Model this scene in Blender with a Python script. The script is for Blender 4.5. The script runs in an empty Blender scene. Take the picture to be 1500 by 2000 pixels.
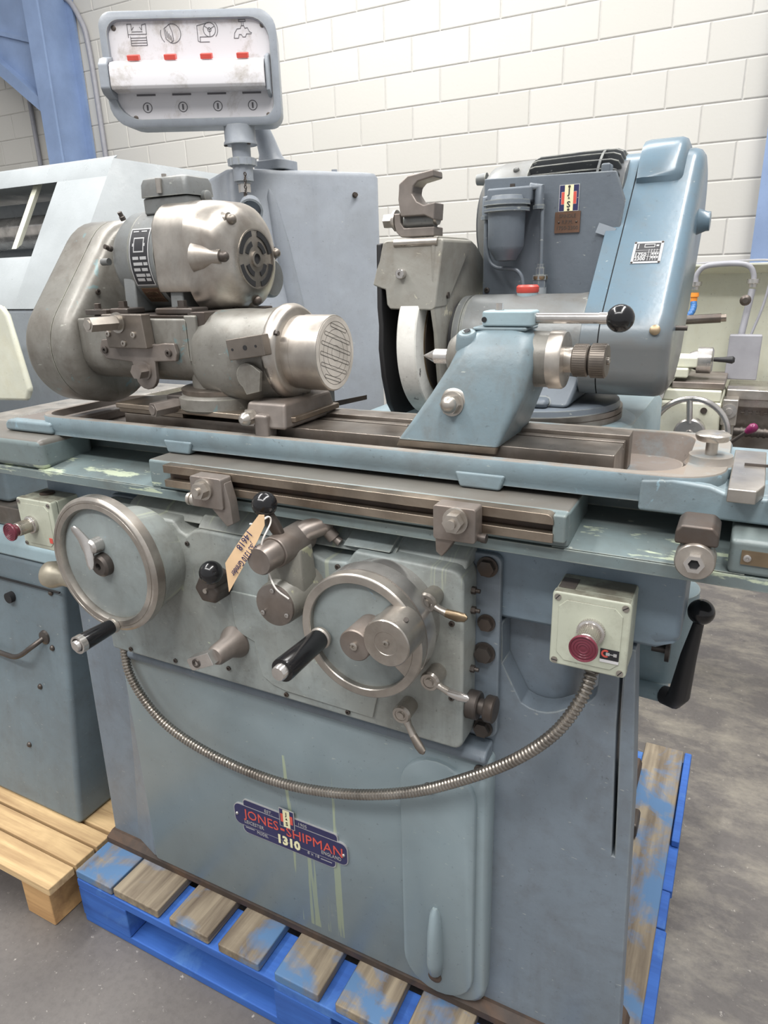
import bpy, bmesh, math, random
from mathutils import Vector, Matrix, Euler
random.seed(7)
R = math.radians
SC = bpy.context.scene
COL = SC.collection

# ------------------------------------------------------------------ camera
def make_camera():
    yaw, pitch, roll = R(27.8), R(19.2), R(1.75)
    f = Vector((-math.sin(yaw)*math.cos(pitch), math.cos(yaw)*math.cos(pitch), -math.sin(pitch)))
    r = Vector((math.cos(yaw), math.sin(yaw), 0)); d = f.cross(r)
    r2 = math.cos(roll)*r + math.sin(roll)*d
    d2 = -math.sin(roll)*r + math.cos(roll)*d
    m = Matrix((( r2.x, -d2.x, -f.x, 0), (r2.y, -d2.y, -f.y, 0), (r2.z, -d2.z, -f.z, 1.4), (0, 0, 0, 1)))
    c = bpy.data.cameras.new('camera'); c.sensor_fit = 'VERTICAL'; c.sensor_height = 24.0
    c.lens = 1350.0/2000.0*24.0; c.clip_start = .02; c.clip_end = 60
    o = bpy.data.objects.new('camera', c); o.matrix_world = m; COL.objects.link(o)
    SC.camera = o
make_camera()

# ------------------------------------------------------------------ light
w = bpy.data.worlds.new('world'); SC.world = w; w.use_nodes = True
w.node_tree.nodes['Background'].inputs['Color'].default_value = (.98, .985, 1, 1)
w.node_tree.nodes['Background'].inputs['Strength'].default_value = .46

def ceiling_lamp(x, y, z, sx, sy, power, rz=0, col=(1, .985, .96)):
    l = bpy.data.lights.new('ceiling_lamp', 'AREA'); l.shape = 'RECTANGLE'; l.size = sx; l.size_y = sy
    l.energy = power; l.color = col
    o = bpy.data.objects.new('ceiling_lamp', l); o.location = (x, y, z); o.rotation_euler = (0, 0, rz); COL.objects.link(o)
ceiling_lamp(-3.2, 1.2, 5.2, .5, 5.0, 230)
ceiling_lamp(.8, .9, 5.2, .5, 5.0, 230)
ceiling_lamp(-1.4, -2.2, 5.0, 5.0, .6, 190)
ceiling_lamp(-2.2, 3.6, 4.9, 4.5, .4, 95)
SC.view_settings.view_transform = 'Standard'; SC.view_settings.look = 'None'
SC.view_settings.gamma = 1; SC.view_settings.use_curve_mapping = False
SC.view_settings.exposure = .32

# ------------------------------------------------------------------ materials
def S(r, g, b):
    f = lambda c: (c/255/12.92) if c/255 <= .04045 else ((c/255+.055)/1.055)**2.4
    return (f(r), f(g), f(b), 1)

class N:
    """tiny node helper"""
    def __init__(s, name):
        s.m = bpy.data.materials.new(name); s.m.use_nodes = True
        s.t = s.m.node_tree; s.b = s.t.nodes['Principled BSDF']
        s.tc = s.t.nodes.new('ShaderNodeTexCoord')
    def link(s, a, b): s.t.links.new(a, b)
    def coord(s, scale=(1, 1, 1), rot=(0, 0, 0)):
        mp = s.t.nodes.new('ShaderNodeMapping'); mp.inputs['Scale'].default_value = scale; mp.inputs['Rotation'].default_value = rot
        s.link(s.tc.outputs['Object'], mp.inputs['Vector']); return mp.outputs[0]
    def noise(s, scale, detail=4, rough=.55, vec=None, dist=0):
        n = s.t.nodes.new('ShaderNodeTexNoise'); n.inputs['Scale'].default_value = scale; n.inputs['Detail'].default_value = detail
        n.inputs['Roughness'].default_value = rough; n.inputs['Distortion'].default_value = dist
        s.link(vec if vec is not None else s.tc.outputs['Object'], n.inputs['Vector']); return n.outputs[0]
    def ramp(s, v, a, b, c0=(0, 0, 0, 1), c1=(1, 1, 1, 1)):
        r = s.t.nodes.new('ShaderNodeValToRGB'); e = r.color_ramp.elements
        e[0].position = a; e[1].position = b; e[0].color = c0; e[1].color = c1
        s.link(v, r.inputs[0]); return r.outputs[0]
    def mix(s, fac, a, b):
        m = s.t.nodes.new('ShaderNodeMix'); m.data_type = 'RGBA'
        for v, i in ((fac, 0), (a, 6), (b, 7)):
            if isinstance(v, (float, int)): m.inputs[i].default_value = v
            elif isinstance(v, tuple): m.inputs[i].default_value = v
            else: s.link(v, m.inputs[i])
        return m.outputs[2]
    def math(s, op, a, b=0.0):
        m = s.t.nodes.new('ShaderNodeMath'); m.operation = op
        for i, v in enumerate((a, b)):
            if isinstance(v, (float, int)): m.inputs[i].default_value = v
            else: s.link(v, m.inputs[i])
        return m.outputs[0]
    def xyz(s):
        x = s.t.nodes.new('ShaderNodeSeparateXYZ'); s.link(s.tc.outputs['Object'], x.inputs[0]); return x.outputs
    def bump(s, h, strength=.3, dist=.002):
        b = s.t.nodes.new('ShaderNodeBump'); b.inputs['Strength'].default_value = strength; b.inputs['Distance'].default_value = dist
        s.link(h, b.inputs['Height']); s.link(b.outputs[0], s.b.inputs['Normal'])
    def edge(s, r=.0035):
        """1 on worn edges"""
        b = s.t.nodes.new('ShaderNodeBevel'); b.samples = 4; b.inputs['Radius'].default_value = r
        g = s.t.nodes.new('ShaderNodeNewGeometry')
        d = s.t.nodes.new('ShaderNodeVectorMath'); d.operation = 'DOT_PRODUCT'
        s.link(b.outputs[0], d.inputs[0]); s.link(g.outputs['Normal'], d.inputs[1])
        e = s.ramp(d.outputs['Value'], .86, .985, (1, 1, 1, 1), (0, 0, 0, 1))
        return s.math('MULTIPLY', e, s.ramp(s.noise(28, 6, .65), .36, .6))
    def specks(s, col, dark=(.03, .028, .026, 1), light=None, amt=.5):
        col = s.mix(s.math('MULTIPLY', s.ramp(s.noise(120, 4, .7), .64, .72), amt), col, dark)
        sc = s.ramp(s.noise(1, 3, .6, s.coord((55, 55, 160), (.5, .9, .4))), .70, .73)
        return s.mix(s.math('MULTIPLY', sc, amt), col, light or S(190, 192, 182))
    def done(s, col, rough=.5, metal=0.0):
        for v, k in ((col, 'Base Color'), (rough, 'Roughness'), (metal, 'Metallic')):
            if isinstance(v, (float, int, tuple)): s.b.inputs[k].default_value = v
            else: s.link(v, s.b.inputs[k])
        return s.m

CHIP = S(196, 206, 180)
def soften(c, k=.30, v=.92):
    l = .3*c[0]+.59*c[1]+.11*c[2]; return tuple((x*(1-k)+l*k)*v for x in c[:3])+(1,)
def paint(name, c, grime=(.06, .055, .05, 1), g_amt=.45, chip=CHIP, chip_t=.70, rough=.42, c2=None, bump=.12, metal=0.0, soft=.30, drips=None, wear=S(186, 186, 170), wear_amt=.6):
    n = N(name)
    c = soften(c, soft); c2 = soften(c2, soft) if c2 else tuple(min(1, v*1.22) for v in c[:3])+(1,)
    col = n.mix(n.ramp(n.noise(3.5, 5), .38, .66), c, c2)
    g = n.ramp(n.noise(7, 8, .65, dist=.6), .46, .78)
    col = n.mix(n.math('MULTIPLY', g, g_amt), col, grime)
    g2 = n.ramp(n.noise(34, 7, .7), .5, .72)
    col = n.mix(n.math('MULTIPLY', g2, g_amt*.5), col, grime)
    st = n.ramp(n.noise(1, 6, .6, n.coord((26, 26, 2.2))), .56, .76)
    col = n.mix(n.math('MULTIPLY', st, g_amt*.55), col, grime)
    if chip:
        ch = n.ramp(n.noise(26, 7, .62, dist=.4), chip_t, chip_t+.03)
        col = n.mix(ch, col, chip)
    col = n.specks(col, amt=.4)
    if wear: col = n.mix(n.math('MULTIPLY', n.edge(), wear_amt), col, wear)
    if drips:
        x = n.xyz(); dz = n.math('GREATER_THAN', x[2], drips[0])
        dr = n.ramp(n.noise(1, 4, .6, n.coord((60, 1, 4.0))), .60, .64)
        col = n.mix(n.math('MULTIPLY', n.math('MULTIPLY', dz, dr), .55), col, drips[1])
    n.bump(n.noise(90, 4), bump, .003)
    rg = n.ramp(n.noise(9, 5), .3, .75, (rough-.1,)*3+(1,), (rough+.15,)*3+(1,))
    return n.done(col, rg, metal)

def metal(name, c, rough=.35, rust=None, r_amt=.5, metallic=.85, bump=.05, scale=18):
    n = N(name)
    col = n.mix(n.ramp(n.noise(scale, 6), .35, .7), c, tuple(v*.62 for v in c[:3])+(1,))
    if rust:
        r = n.ramp(n.noise(scale*.7, 8, .65, dist=.5), .45, .68)
        col = n.mix(n.math('MULTIPLY', r, r_amt), col, rust)
    n.bump(n.noise(140, 3), bump, .001)
    rg = n.ramp(n.noise(12, 5), .3, .75, (max(.08, rough-.1),)*3+(1,), (rough+.18,)*3+(1,))
    return n.done(col, rg, metallic)

def plain(name, c, rough=.5, metallic=0.0, emit=None):
    n = N(name)
    col = n.mix(n.ramp(n.noise(30, 4), .3, .75), c, tuple(v*.86 for v in c[:3])+(1,))
    return n.done(col, rough, metallic)

BROWN = S(74, 62, 52)
M = {}
M['blue'] = paint('blue_grey_paint', S(112, 128, 142), BROWN, .36, chip_t=.72)
M['bed_blue'] = paint('bed_blue_paint', S(114, 138, 156), BROWN, .22, chip_t=.75)
M['apron'] = paint('apron_grey_green_paint', S(156, 160, 152), S(84, 80, 72), .6, chip_t=.69, c2=S(146, 162, 164), drips=(.90, S(176, 182, 160)))
M['table'] = paint('table_blue_green_paint', S(112, 136, 140), BROWN, .55, chip=S(150, 178, 192), chip_t=.66)
M['head'] = paint('workhead_worn_paint', S(130, 127, 118), S(80, 70, 60), .78, chip=S(112, 130, 130), chip_t=.63, rough=.38, metal=.25)
M['grey'] = paint('cabinet_grey_paint', S(138, 146, 157), S(112, 114, 114), .35, chip_t=.78)
M['panel_grey'] = paint('dark_slate_paint', S(98, 110, 122), S(70, 74, 80), .3, chip_t=.8)
M['tail_blue'] = paint('tailstock_worn_paint', S(106, 130, 140), S(92, 82, 70), .6, chip=S(170, 168, 140), chip_t=.70, rough=.34)
M['guard_blue'] = paint('belt_guard_blue_paint', S(92, 124, 142), S(92, 94, 92), .5, chip=S(190, 205, 205), chip_t=.74, rough=.25)
M['pale_blue'] = paint('pale_blue_paint', S(140, 170, 180), S(120, 125, 122), .35, chip_t=.75)
M['box_green'] = None
M['dark_blue'] = paint('dark_blue_paint', S(102, 122, 132), BROWN, .3, chip_t=.77)
M['white_machine'] = paint('white_enclosure_paint', S(150, 157, 160), S(138, 145, 149), .12, chip=None, rough=.35, wear=None)
M['cream'] = paint('cream_enamel', S(206, 207, 184), S(190, 182, 150), .35, chip=None, rough=.4)
M['motor'] = paint('motor_grey_paint', S(116, 120, 120), S(92, 82, 70), .5, chip=S(160, 160, 150), chip_t=.7, metal=.3)
M['black_motor'] = paint('finned_motor_paint', S(74, 78, 82), S(50, 50, 50), .35, chip=None)
M['guard_worn'] = paint('wheel_guard_worn_paint', S(150, 148, 138), S(108, 96, 82), .6, chip=S(194, 190, 172), chip_t=.63, metal=.2)
M['steel'] = metal('machined_steel', S(194, 188, 180), .3, S(136, 120, 106), .35)
M['ground_face'] = metal('ground_chuck_face', S(214, 206, 196), .55, S(170, 160, 148), .3, .2)
M['bright'] = metal('polished_steel', S(210, 206, 202), .2)
M['cowl'] = metal('polished_cowl', S(188, 182, 174), .3, S(120, 104, 90), .45)
M['way'] = metal('oily_table_way', S(150, 142, 134), .36, S(104, 88, 74), .5)
M['rail'] = metal('brown_steel_rail', S(156, 144, 130), .38, S(108, 88, 72), .5)
M['iron'] = metal('dark_iron', S(98, 92, 88), .42, S(88, 68, 52), .4, .7)
M['rusty'] = metal('rusty_steel', S(142, 134, 128), .46, S(112, 94, 80), .4, .6)
M['plinth'] = metal('plinth_dirt_slot_shade', S(72, 62, 56), .65, S(104, 80, 62), .6, .1)
M['conduit'] = metal('conduit_steel', S(168, 162, 154), .32, S(104, 92, 82), .4)
M['brass'] = metal('tarnished_brass', S(152, 134, 110), .38)
M['copper_plate'] = metal('copper_plate', S(132, 104, 88), .42)
M['black'] = plain('black_bakelite', S(26, 26, 28), .16)
M['cap_black'] = plain('black_rubber', S(40, 40, 42), .5)
M['dark'] = plain('dark_recess', S(34, 34, 36), .8)
M['red'] = plain('red_switch', S(214, 84, 74), .4)
M['maroon'] = plain('maroon_button', S(106, 44, 58), .35)
M['white_print'] = plain('white_plate', S(222, 221, 222), .4)
M['white'] = plain('white_trim', S(240, 240, 238), .5)
M['navy'] = plain('navy_plate', S(46, 46, 88), .4)
M['cream_print'] = plain('cream_print', S(238, 232, 190), .5)
M['red_print'] = plain('red_print', S(214, 88, 76), .5)
M['ink'] = plain('grey_print', S(92, 90, 94), .6)
M['black_print'] = plain('black_print', S(38, 38, 42), .5)
M['silver_print'] = plain('silver_print', S(196, 196, 196), .35, .4)
M['tag'] = plain('buff_card', S(226, 192, 152), .8)
M['string'] = plain('white_string', S(236, 232, 226), .8)
M['loc_blue'] = plain('blue_hose', S(66, 118, 178), .4)
M['orange'] = plain('orange_fitting', S(240, 150, 60), .4)
M['purple'] = plain('purple_knob', S(120, 30, 80), .3)
M['column_blue'] = paint('column_blue_paint', S(124, 144, 178), S(118, 138, 174), .2, chip=None, rough=.45, soft=.0, wear=None)
M['trimgrey'] = metal('knurled_grey_steel', S(136, 128, 120), .45)
M['knobcream'] = metal('cream_metal', S(186, 178, 160), .35, S(140, 130, 112), .4, .35)
M['pipe'] = plain('grey_conduit_pipe', S(150, 150, 156), .5)
M['grindstone'] = paint('white_grinding_wheel', S(222, 220, 212), S(140, 136, 130), .5, chip=S(80, 78, 75), chip_t=.64, rough=.9)
M['glassy'] = plain('grey_window', S(150, 156, 160), .2)
M['tape'] = plain('clear_tape', S(150, 158, 166), .2)

def panel_face():
    n = N('worn_white_panel')
    g = n.ramp(n.noise(8, 9, .74, dist=.4), .49, .66)
    col = n.mix(n.math('MULTIPLY', g, .75), S(204, 202, 205), S(140, 130, 116))
    return n.done(col, .35)
M['panel_face'] = panel_face()

def cover_mat():
    n = N('front_cover_paint')
    col = n.mix(n.ramp(n.noise(3, 5), .38, .66), S(128, 143, 149), S(138, 151, 156))
    g = n.ramp(n.noise(6, 8, .65, dist=.6), .46, .8)
    col = n.mix(n.math('MULTIPLY', g, .22), col, S(84, 82, 74))
    col = n.mix(n.ramp(n.noise(24, 6, .6), .72, .74), col, S(150, 158, 140))
    col = n.specks(col, amt=.4); col = n.mix(n.math('MULTIPLY', n.edge(), .4), col, S(176, 182, 170))
    # pale paint drips running down the cover beside the nameplate
    x = n.xyz()
    band = n.math('MULTIPLY', n.math('GREATER_THAN', x[0], -.655), n.math('LESS_THAN', x[0], -.545))
    zb = n.math('MULTIPLY', n.math('GREATER_THAN', x[2], .2), n.math('LESS_THAN', x[2], .585))
    st = n.ramp(n.noise(1, 4, .6, n.coord((70, 1, 2.6))), .55, .575)
    k = n.math('MULTIPLY', n.math('MULTIPLY', band, zb), st)
    col = n.mix(n.math('MULTIPLY', k, .85), col, S(172, 184, 156))
    n.bump(n.noise(80, 4), .1, .002)
    return n.done(col, .42)
M['cover'] = cover_mat()

def table_mat():
    n = N('table_blue_green_paint')
    col = n.mix(n.ramp(n.noise(3.5, 5), .38, .66), S(118, 136, 144), S(132, 149, 156))
    g = n.ramp(n.noise(8, 8, .68, dist=.6), .42, .75)
    col = n.mix(n.math('MULTIPLY', g, .5), col, S(86, 76, 66))
    ch = n.ramp(n.noise(16, 7, .62, dist=.4), .64, .67)
    col = n.mix(ch, col, S(134, 160, 172))
    x = n.xyz()
    # dried coolant sludge in the trough and bare worn rim
    ins = n.math('MULTIPLY', n.math('MULTIPLY', n.math('GREATER_THAN', x[1], .8425), n.math('LESS_THAN', x[1], 1.0625)), n.math('LESS_THAN', x[0], -.05))
    sl = n.ramp(n.noise(14, 8, .7), .22, .46)
    col = n.mix(n.math('MULTIPLY', n.math('MULTIPLY', ins, sl), .85), col, S(112, 98, 88))
    col = n.specks(col, amt=.45); col = n.mix(n.math('MULTIPLY', n.edge(), .55), col, S(176, 172, 158))
    rim = n.math('MULTIPLY', n.math('GREATER_THAN', x[2], 1.1655), n.ramp(n.noise(20, 6, .6), .25, .5))
    col = n.mix(n.math('MULTIPLY', rim, .8), col, S(134, 122, 110))
    n.bump(n.noise(80, 4), .15, .003)
    return n.done(col, .42)
M['table'] = table_mat()

def carriage_mat():
    n = N('carriage_paint')
    col = n.mix(n.ramp(n.noise(3.5, 5), .38, .66), S(108, 122, 124), S(118, 132, 132))
    g = n.ramp(n.noise(6, 8, .65, dist=.6), .44, .75)
    col = n.mix(n.math('MULTIPLY', g, .55), col, S(82, 72, 62))
    x = n.xyz()
    low = n.math('MULTIPLY', n.math('GREATER_THAN', x[2], 1.068), n.math('LESS_THAN', x[2], 1.086))
    ends = n.math('ADD', n.math('LESS_THAN', x[0], -.82), n.math('GREATER_THAN', x[0], -.16))
    ch = n.ramp(n.noise(12, 8, .65, n.coord((1, 3, 4))), .55, .60)
    k = n.math('MULTIPLY', n.math('MULTIPLY', n.math('MULTIPLY', low, ends), ch), .75)
    col = n.specks(col, amt=.45); col = n.mix(n.math('MULTIPLY', n.edge(), .55), col, S(186, 186, 168))
    top = n.math('MULTIPLY', n.math('GREATER_THAN', x[2], 1.1225), n.math('GREATER_THAN', x[1], .789))
    col = n.mix(n.math('MULTIPLY', top, .7), col, S(96, 84, 74))
    col = n.mix(k, col, S(196, 206, 178))
    n.bump(n.noise(70, 4), .12, .003)
    return n.done(col, .42)
M['carriage'] = carriage_mat()

def wood(name, base, dark, pnt=None, p_amt=.5, axis=1, knots=True):
    n = N(name)
    sc = (3, 42, 42) if axis == 0 else (42, 3, 42)
    rnd = n.t.nodes.new('ShaderNodeObjectInfo')
    mp = n.t.nodes.new('ShaderNodeMapping'); mp.inputs['Scale'].default_value = sc
    off = n.t.nodes.new('ShaderNodeVectorMath'); off.operation = 'ADD'
    cmb = n.t.nodes.new('ShaderNodeCombineXYZ')
    for i in range(3): n.link(n.math('MULTIPLY', rnd.outputs['Random'], 9.0+i), cmb.inputs[i])
    n.link(n.tc.outputs['Object'], off.inputs[0]); n.link(cmb.outputs[0], off.inputs[1]); n.link(off.outputs[0], mp.inputs[0])
    gr = n.noise(1, 6, .6, mp.outputs[0], .4)
    col = n.mix(n.ramp(gr, .35, .7), base, dark)
    bl = n.ramp(n.noise(8, 6, .6, off.outputs[0]), .5, .72)
    col = n.mix(n.math('MULTIPLY', bl, .5), col, dark)
    if pnt:
        p = n.ramp(n.noise(6.5, 7, .62, off.outputs[0], .5), 1-p_amt-.06, 1-p_amt+.06)
        col = n.mix(p, col, pnt)
    n.bump(gr, .25, .003)
    return n.done(col, .75)
BLUEP = S(44, 98, 192)
M['pallet_deck'] = wood('worn_blue_deck_wood', S(150, 138, 118), S(92, 80, 68), S(84, 118, 156), .47)
M['pallet_blue'] = wood('blue_painted_wood', S(56, 104, 184), S(44, 84, 156), S(78, 122, 184), .38, 0)
M['pine'] = wood('pale_pine_wood', S(214, 184, 138), S(160, 130, 94), None, axis=0)
M['pine_block'] = wood('pine_block_wood', S(210, 168, 116), S(176, 136, 92), None, axis=0)

def floor_mat():
    n = N('worn_concrete_floor')
    col = n.mix(n.ramp(n.noise(1.6, 8, .65), .35, .7), S(92, 88, 87), S(116, 111, 106))
    col = n.mix(n.math('MULTIPLY', n.ramp(n.noise(70, 6, .7), .45, .7), .35), col, S(74, 70, 68))
    sp = n.ramp(n.noise(75, 5, .65), .64, .70)
    col = n.mix(n.math('MULTIPLY', sp, .6), col, S(190, 184, 176))
    # scuffed pale patch along the aisle on the right
    x = n.xyz()
    aisle = n.ramp(n.math('ADD', x[1], n.math('MULTIPLY', x[0], .35)), .55, .95)
    ws = n.ramp(n.noise(4.2, 10, .74, n.coord((1, 1.8, 1)), .15), .46, .70)
    col = n.mix(n.math('MULTIPLY', n.math('MULTIPLY', ws, aisle), .45), col, S(186, 178, 160))
    n.bump(n.noise(40, 5), .15, .003)
    return n.done(col, n.ramp(n.noise(5, 5), .3, .7, (.42,)*3+(1,), (.62,)*3+(1,)))
M['floor'] = floor_mat()
def dusty(name, c, top, amt, grime, lowfilm=None, rough=.4, chip=None):
    n = N(name)
    col = n.mix(n.ramp(n.noise(3.5, 5), .38, .66), c, tuple(min(1, v*1.12) for v in c[:3])+(1,))
    g = n.ramp(n.noise(9, 8, .68, dist=.6), .46, .8)
    col = n.mix(n.math('MULTIPLY', g, .35), col, grime)
    g2 = n.ramp(n.noise(30, 7, .7), .52, .74)
    col = n.mix(n.math('MULTIPLY', g2, .25), col, grime)
    if chip: col = n.mix(n.ramp(n.noise(24, 7, .62, dist=.4), .72, .75), col, chip)
    col = n.specks(col, amt=.3)
    if lowfilm:   # old oil film over the lower part, with a ragged edge
        z = n.math('ADD', n.xyz()[2], n.math('MULTIPLY', n.math('SUBTRACT', n.noise(7, 6), .5), .12))
        f = n.ramp(n.math('MULTIPLY', n.math('SUBTRACT', lowfilm[1], z), 12.0), .0, .8)
        col = n.mix(n.math('MULTIPLY', f, .75), col, lowfilm[0])
    if top:       # settled dirt on what faces up
        geo = n.t.nodes.new('ShaderNodeNewGeometry'); sx = n.t.nodes.new('ShaderNodeSeparateXYZ'); n.link(geo.outputs['True Normal'], sx.inputs[0])
        u = n.math('MULTIPLY', n.ramp(sx.outputs[2], .75, .9), n.ramp(n.noise(22, 7, .65), .25, .55))
        col = n.mix(n.math('MULTIPLY', u, amt), col, top)
    n.bump(n.noise(90, 4), .1, .002)
    return n.done(col, rough)
M['box_green'] = dusty('pale_green_enamel', S(180, 184, 168), S(98, 90, 78), .8, S(120, 112, 96))
M['guard_blue'] = dusty('belt_guard_paint', S(94, 114, 127), None, 0, S(104, 104, 100), (S(106, 102, 97), 1.345), .26, S(176, 190, 192))
M['wheel_paint'] = paint('handwheel_paint', S(134, 146, 146), S(90, 88, 80), .45, chip=S(124, 152, 170), chip_t=.69)
M['bracket'] = paint('worn_bracket_paint', S(118, 116, 106), S(80, 72, 62), .6, chip=S(148, 148, 126), chip_t=.60, rough=.4, metal=.1)

def block_mat():
    n = N('painted_concrete_block')
    rnd = n.t.nodes.new('ShaderNodeObjectInfo')
    col = n.mix(rnd.outputs['Random'], S(188, 186, 180), S(196, 194, 189))
    geo = n.t.nodes.new('ShaderNodeNewGeometry')
    pos = geo.outputs['Position']
    sp = n.ramp(n.noise(60, 4, .6, pos), .68, .74)
    col = n.mix(n.math('MULTIPLY', sp, .3), col, S(176, 166, 158))
    dirt = n.ramp(n.noise(1.1, 8, .7, pos, .6), .62, .8)
    col = n.mix(n.math('MULTIPLY', dirt, .35), col, S(200, 190, 176))
    n.bump(n.noise(45, 5, .6, pos), .22, .004)
    return n.done(col, .7)
M['block'] = block_mat()
M['mortar'] = plain('white_painted_mortar', S(193, 191, 187), .75)

# ------------------------------------------------------------------ geometry helper
def perp(d):
    d = Vector(d).normalized()
    a = Vector((0, 0, 1)) if abs(d.z) < .9 else Vector((1, 0, 0))
    u = d.cross(a).normalized(); return d, u, d.cross(u).normalized()

def rrect(a0, a1, b0, b1, r, n=5):
    """rounded rectangle; r is one radius or four (a0b0, a1b0, a1b1, a0b1)"""
    rs = r if isinstance(r, (tuple, list)) else (r,)*4
    out = []
    for (cx, cy, q, rr) in ((a0, b0, 2, rs[0]), (a1, b0, 3, rs[1]), (a1, b1, 0, rs[2]), (a0, b1, 1, rs[3])):
        sx = 1 if q in (1, 2) else -1; sy = 1 if q in (2, 3) else -1
        if rr < 1e-6: out.append((cx, cy)); continue
        for i in range(n+1):
            t = R(q*90 + 90*i/n)
            out.append((cx+sx*rr+rr*math.cos(t), cy+sy*rr+rr*math.sin(t)))
    return out

def arc(cx, cy, r, a0, a1, n=12):
    return [(cx+r*math.cos(R(a0+(a1-a0)*i/n)), cy+r*math.sin(R(a0+(a1-a0)*i/n))) for i in range(n+1)]

def spline(pts, k=10):
    P = [Vector(p) for p in pts]; P = [P[0]*2-P[1]] + P + [P[-1]*2-P[-2]]; out = []
    for i in range(1, len(P)-2):
        for j in range(k):
            t = j/k; a, b, c, d = P[i-1:i+3]
            out.append(.5*((2*b)+(c-a)*t+(2*a-5*b+4*c-d)*t*t+(3*b-a-3*c+d)*t**3))
    out.append(P[-2]); return out

class G:
    def __init__(s): s.bm = bmesh.new()
    def face(s, vs):
        try: return s.bm.faces.new(vs)
        except ValueError: return None
    def loft(s, loops, cap=True, close=True):
        vv = [[s.bm.verts.new(p) for p in L] for L in loops]; n = len(vv[0])
        for a, b in zip(vv, vv[1:]):
            for i in range(n if close else n-1):
                j = (i+1) % n; s.face((a[i], a[j], b[j], b[i]))
        if cap: s.face(vv[0][::-1]); s.face(vv[-1])
        return s
    def box(s, x0, x1, y0, y1, z0, z1, m=None):
        L = [(x0, y0), (x1, y0), (x1, y1), (x0, y1)]
        t = lambda p: (m @ Vector(p)) if m else p
        return s.loft([[t((x, y, z)) for x, y in L] for z in (z0, z1)])
    def frust(s, b, t, z0, z1):
        """box whose bottom (x0,x1,y0,y1) and top differ"""
        f = lambda q, z: [(q[0], q[2], z), (q[1], q[2], z), (q[1], q[3], z), (q[0], q[3], z)]
        return s.loft([f(b, z0), f(t, z1)])
    def prism(s, pts, ax, a0, a1, m=None):
        f = {'x': lambda p, a: (a, p[0], p[1]), 'y': lambda p, a: (p[0], a, p[1]), 'z': lambda p, a: (p[0], p[1], a)}[ax]
        t = lambda p: (m @ Vector(p)) if m else p
        return s.loft([[t(f(p, a)) for p in pts] for a in (a0, a1)])
    def lathe(s, p, d, prof, n=32, m=None):
        """prof: (t along d, radius)"""
        p = Vector(p); d, u, v = perp(d); L = []
        for t, r in prof:
            r = max(r, 1e-5)
            ring = [p+d*t+(u*math.cos(2*math.pi*i/n)+v*math.sin(2*math.pi*i/n))*r for i in range(n)]
            L.append([m @ q for q in ring] if m else ring)
        return s.loft(L)
    def ring(s, p, d, ro, ri, t0, t1, n=40):
        p = Vector(p); d, u, v = perp(d)
        L = [[p+d*t+(u*math.cos(2*math.pi*i/n)+v*math.sin(2*math.pi*i/n))*r for i in range(n)] for t, r in ((t0, ro), (t1, ro), (t1, ri), (t0, ri), (t0, ro))]
        return s.loft(L, cap=False)
    def cyl(s, a, b, r, r2=None, n=24):
        a = Vector(a); b = Vector(b); return s.lathe(a, b-a, [(0, r), ((b-a).length, r if r2 is None else r2)], n)
    def hex(s, a, b, r): return s.cyl(a, b, r, n=6)
    def sphere(s, c, r, n=20, sc=(1, 1, 1)):
        k = n//2; c = Vector(c); L = []
        for i in range(k+1):
            t = math.pi*i/k; rr = max(1e-5, math.sin(t)*r)
            L.append([c+Vector((rr*math.cos(2*math.pi*j/n)*sc[0], rr*math.sin(2*math.pi*j/n)*sc[1], -math.cos(t)*r*sc[2])) for j in range(n)])
        return s.loft(L)
    def tube(s, path, r, n=10):
        P = [Vector(p) for p in path]; L = []; u = None
        for i, p in enumerate(P):
            d = (P[min(i+1, len(P)-1)]-P[max(i-1, 0)]).normalized()
            if u is None: _, u, _ = perp(d)
            u = (u-d*u.dot(d)).normalized(); v = d.cross(u); rr = r[i] if isinstance(r, (list, tuple)) else r
            L.append([p+(u*math.cos(2*math.pi*j/n)+v*math.sin(2*math.pi*j/n))*rr for j in range(n)])
        return s.loft(L)
    def bolt(s, p, d, r, h=None):
        """hex head on a washer, pointing along d"""
        h = h or r*.9; p = Vector(p); d = Vector(d).normalized()
        s.cyl(p, p+d*r*.25, r*1.25, n=20); s.cyl(p+d*r*.25, p+d*h, r, n=6); return s
    def screw(s, p, d, r):
        """socket head screw"""
        p = Vector(p); d = Vector(d).normalized()
        return s.lathe(p, d, [(0, r), (r*.5, r), (r*.6, r*.85), (r*.6, r*.42), (r*.15, r*.38)], 14)
    def done(s, name, mat, parent=None, bevel=0.0, seg=2, ang=38, label=None):
        bmesh.ops.recalc_face_normals(s.bm, faces=s.bm.faces[:])
        me = bpy.data.meshes.new(name); s.bm.to_mesh(me); s.bm.free()
        for p in me.polygons: p.use_smooth = True
        me.set_sharp_from_angle(angle=R(ang))
        me.materials.append(M[mat] if isinstance(mat, str) else mat)
        o = bpy.data.objects.new(name, me); COL.objects.link(o)
        if bevel:
            b = o.modifiers.new('bevel', 'BEVEL'); b.width = bevel; b.segments = seg; b.limit_method = 'ANGLE'; b.angle_limit = R(32)
            b.harden_normals = True
        if parent: adopt(o, parent)
        if label: o['label'] = label
        return o

def world_loc(p):
    v = Vector((0, 0, 0))
    while p is not None:
        v += p.location + p.matrix_parent_inverse.translation; p = p.parent
    return v
def adopt(o, p):
    o.parent = p; o.matrix_parent_inverse = Matrix.Translation(-world_loc(p))

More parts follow.
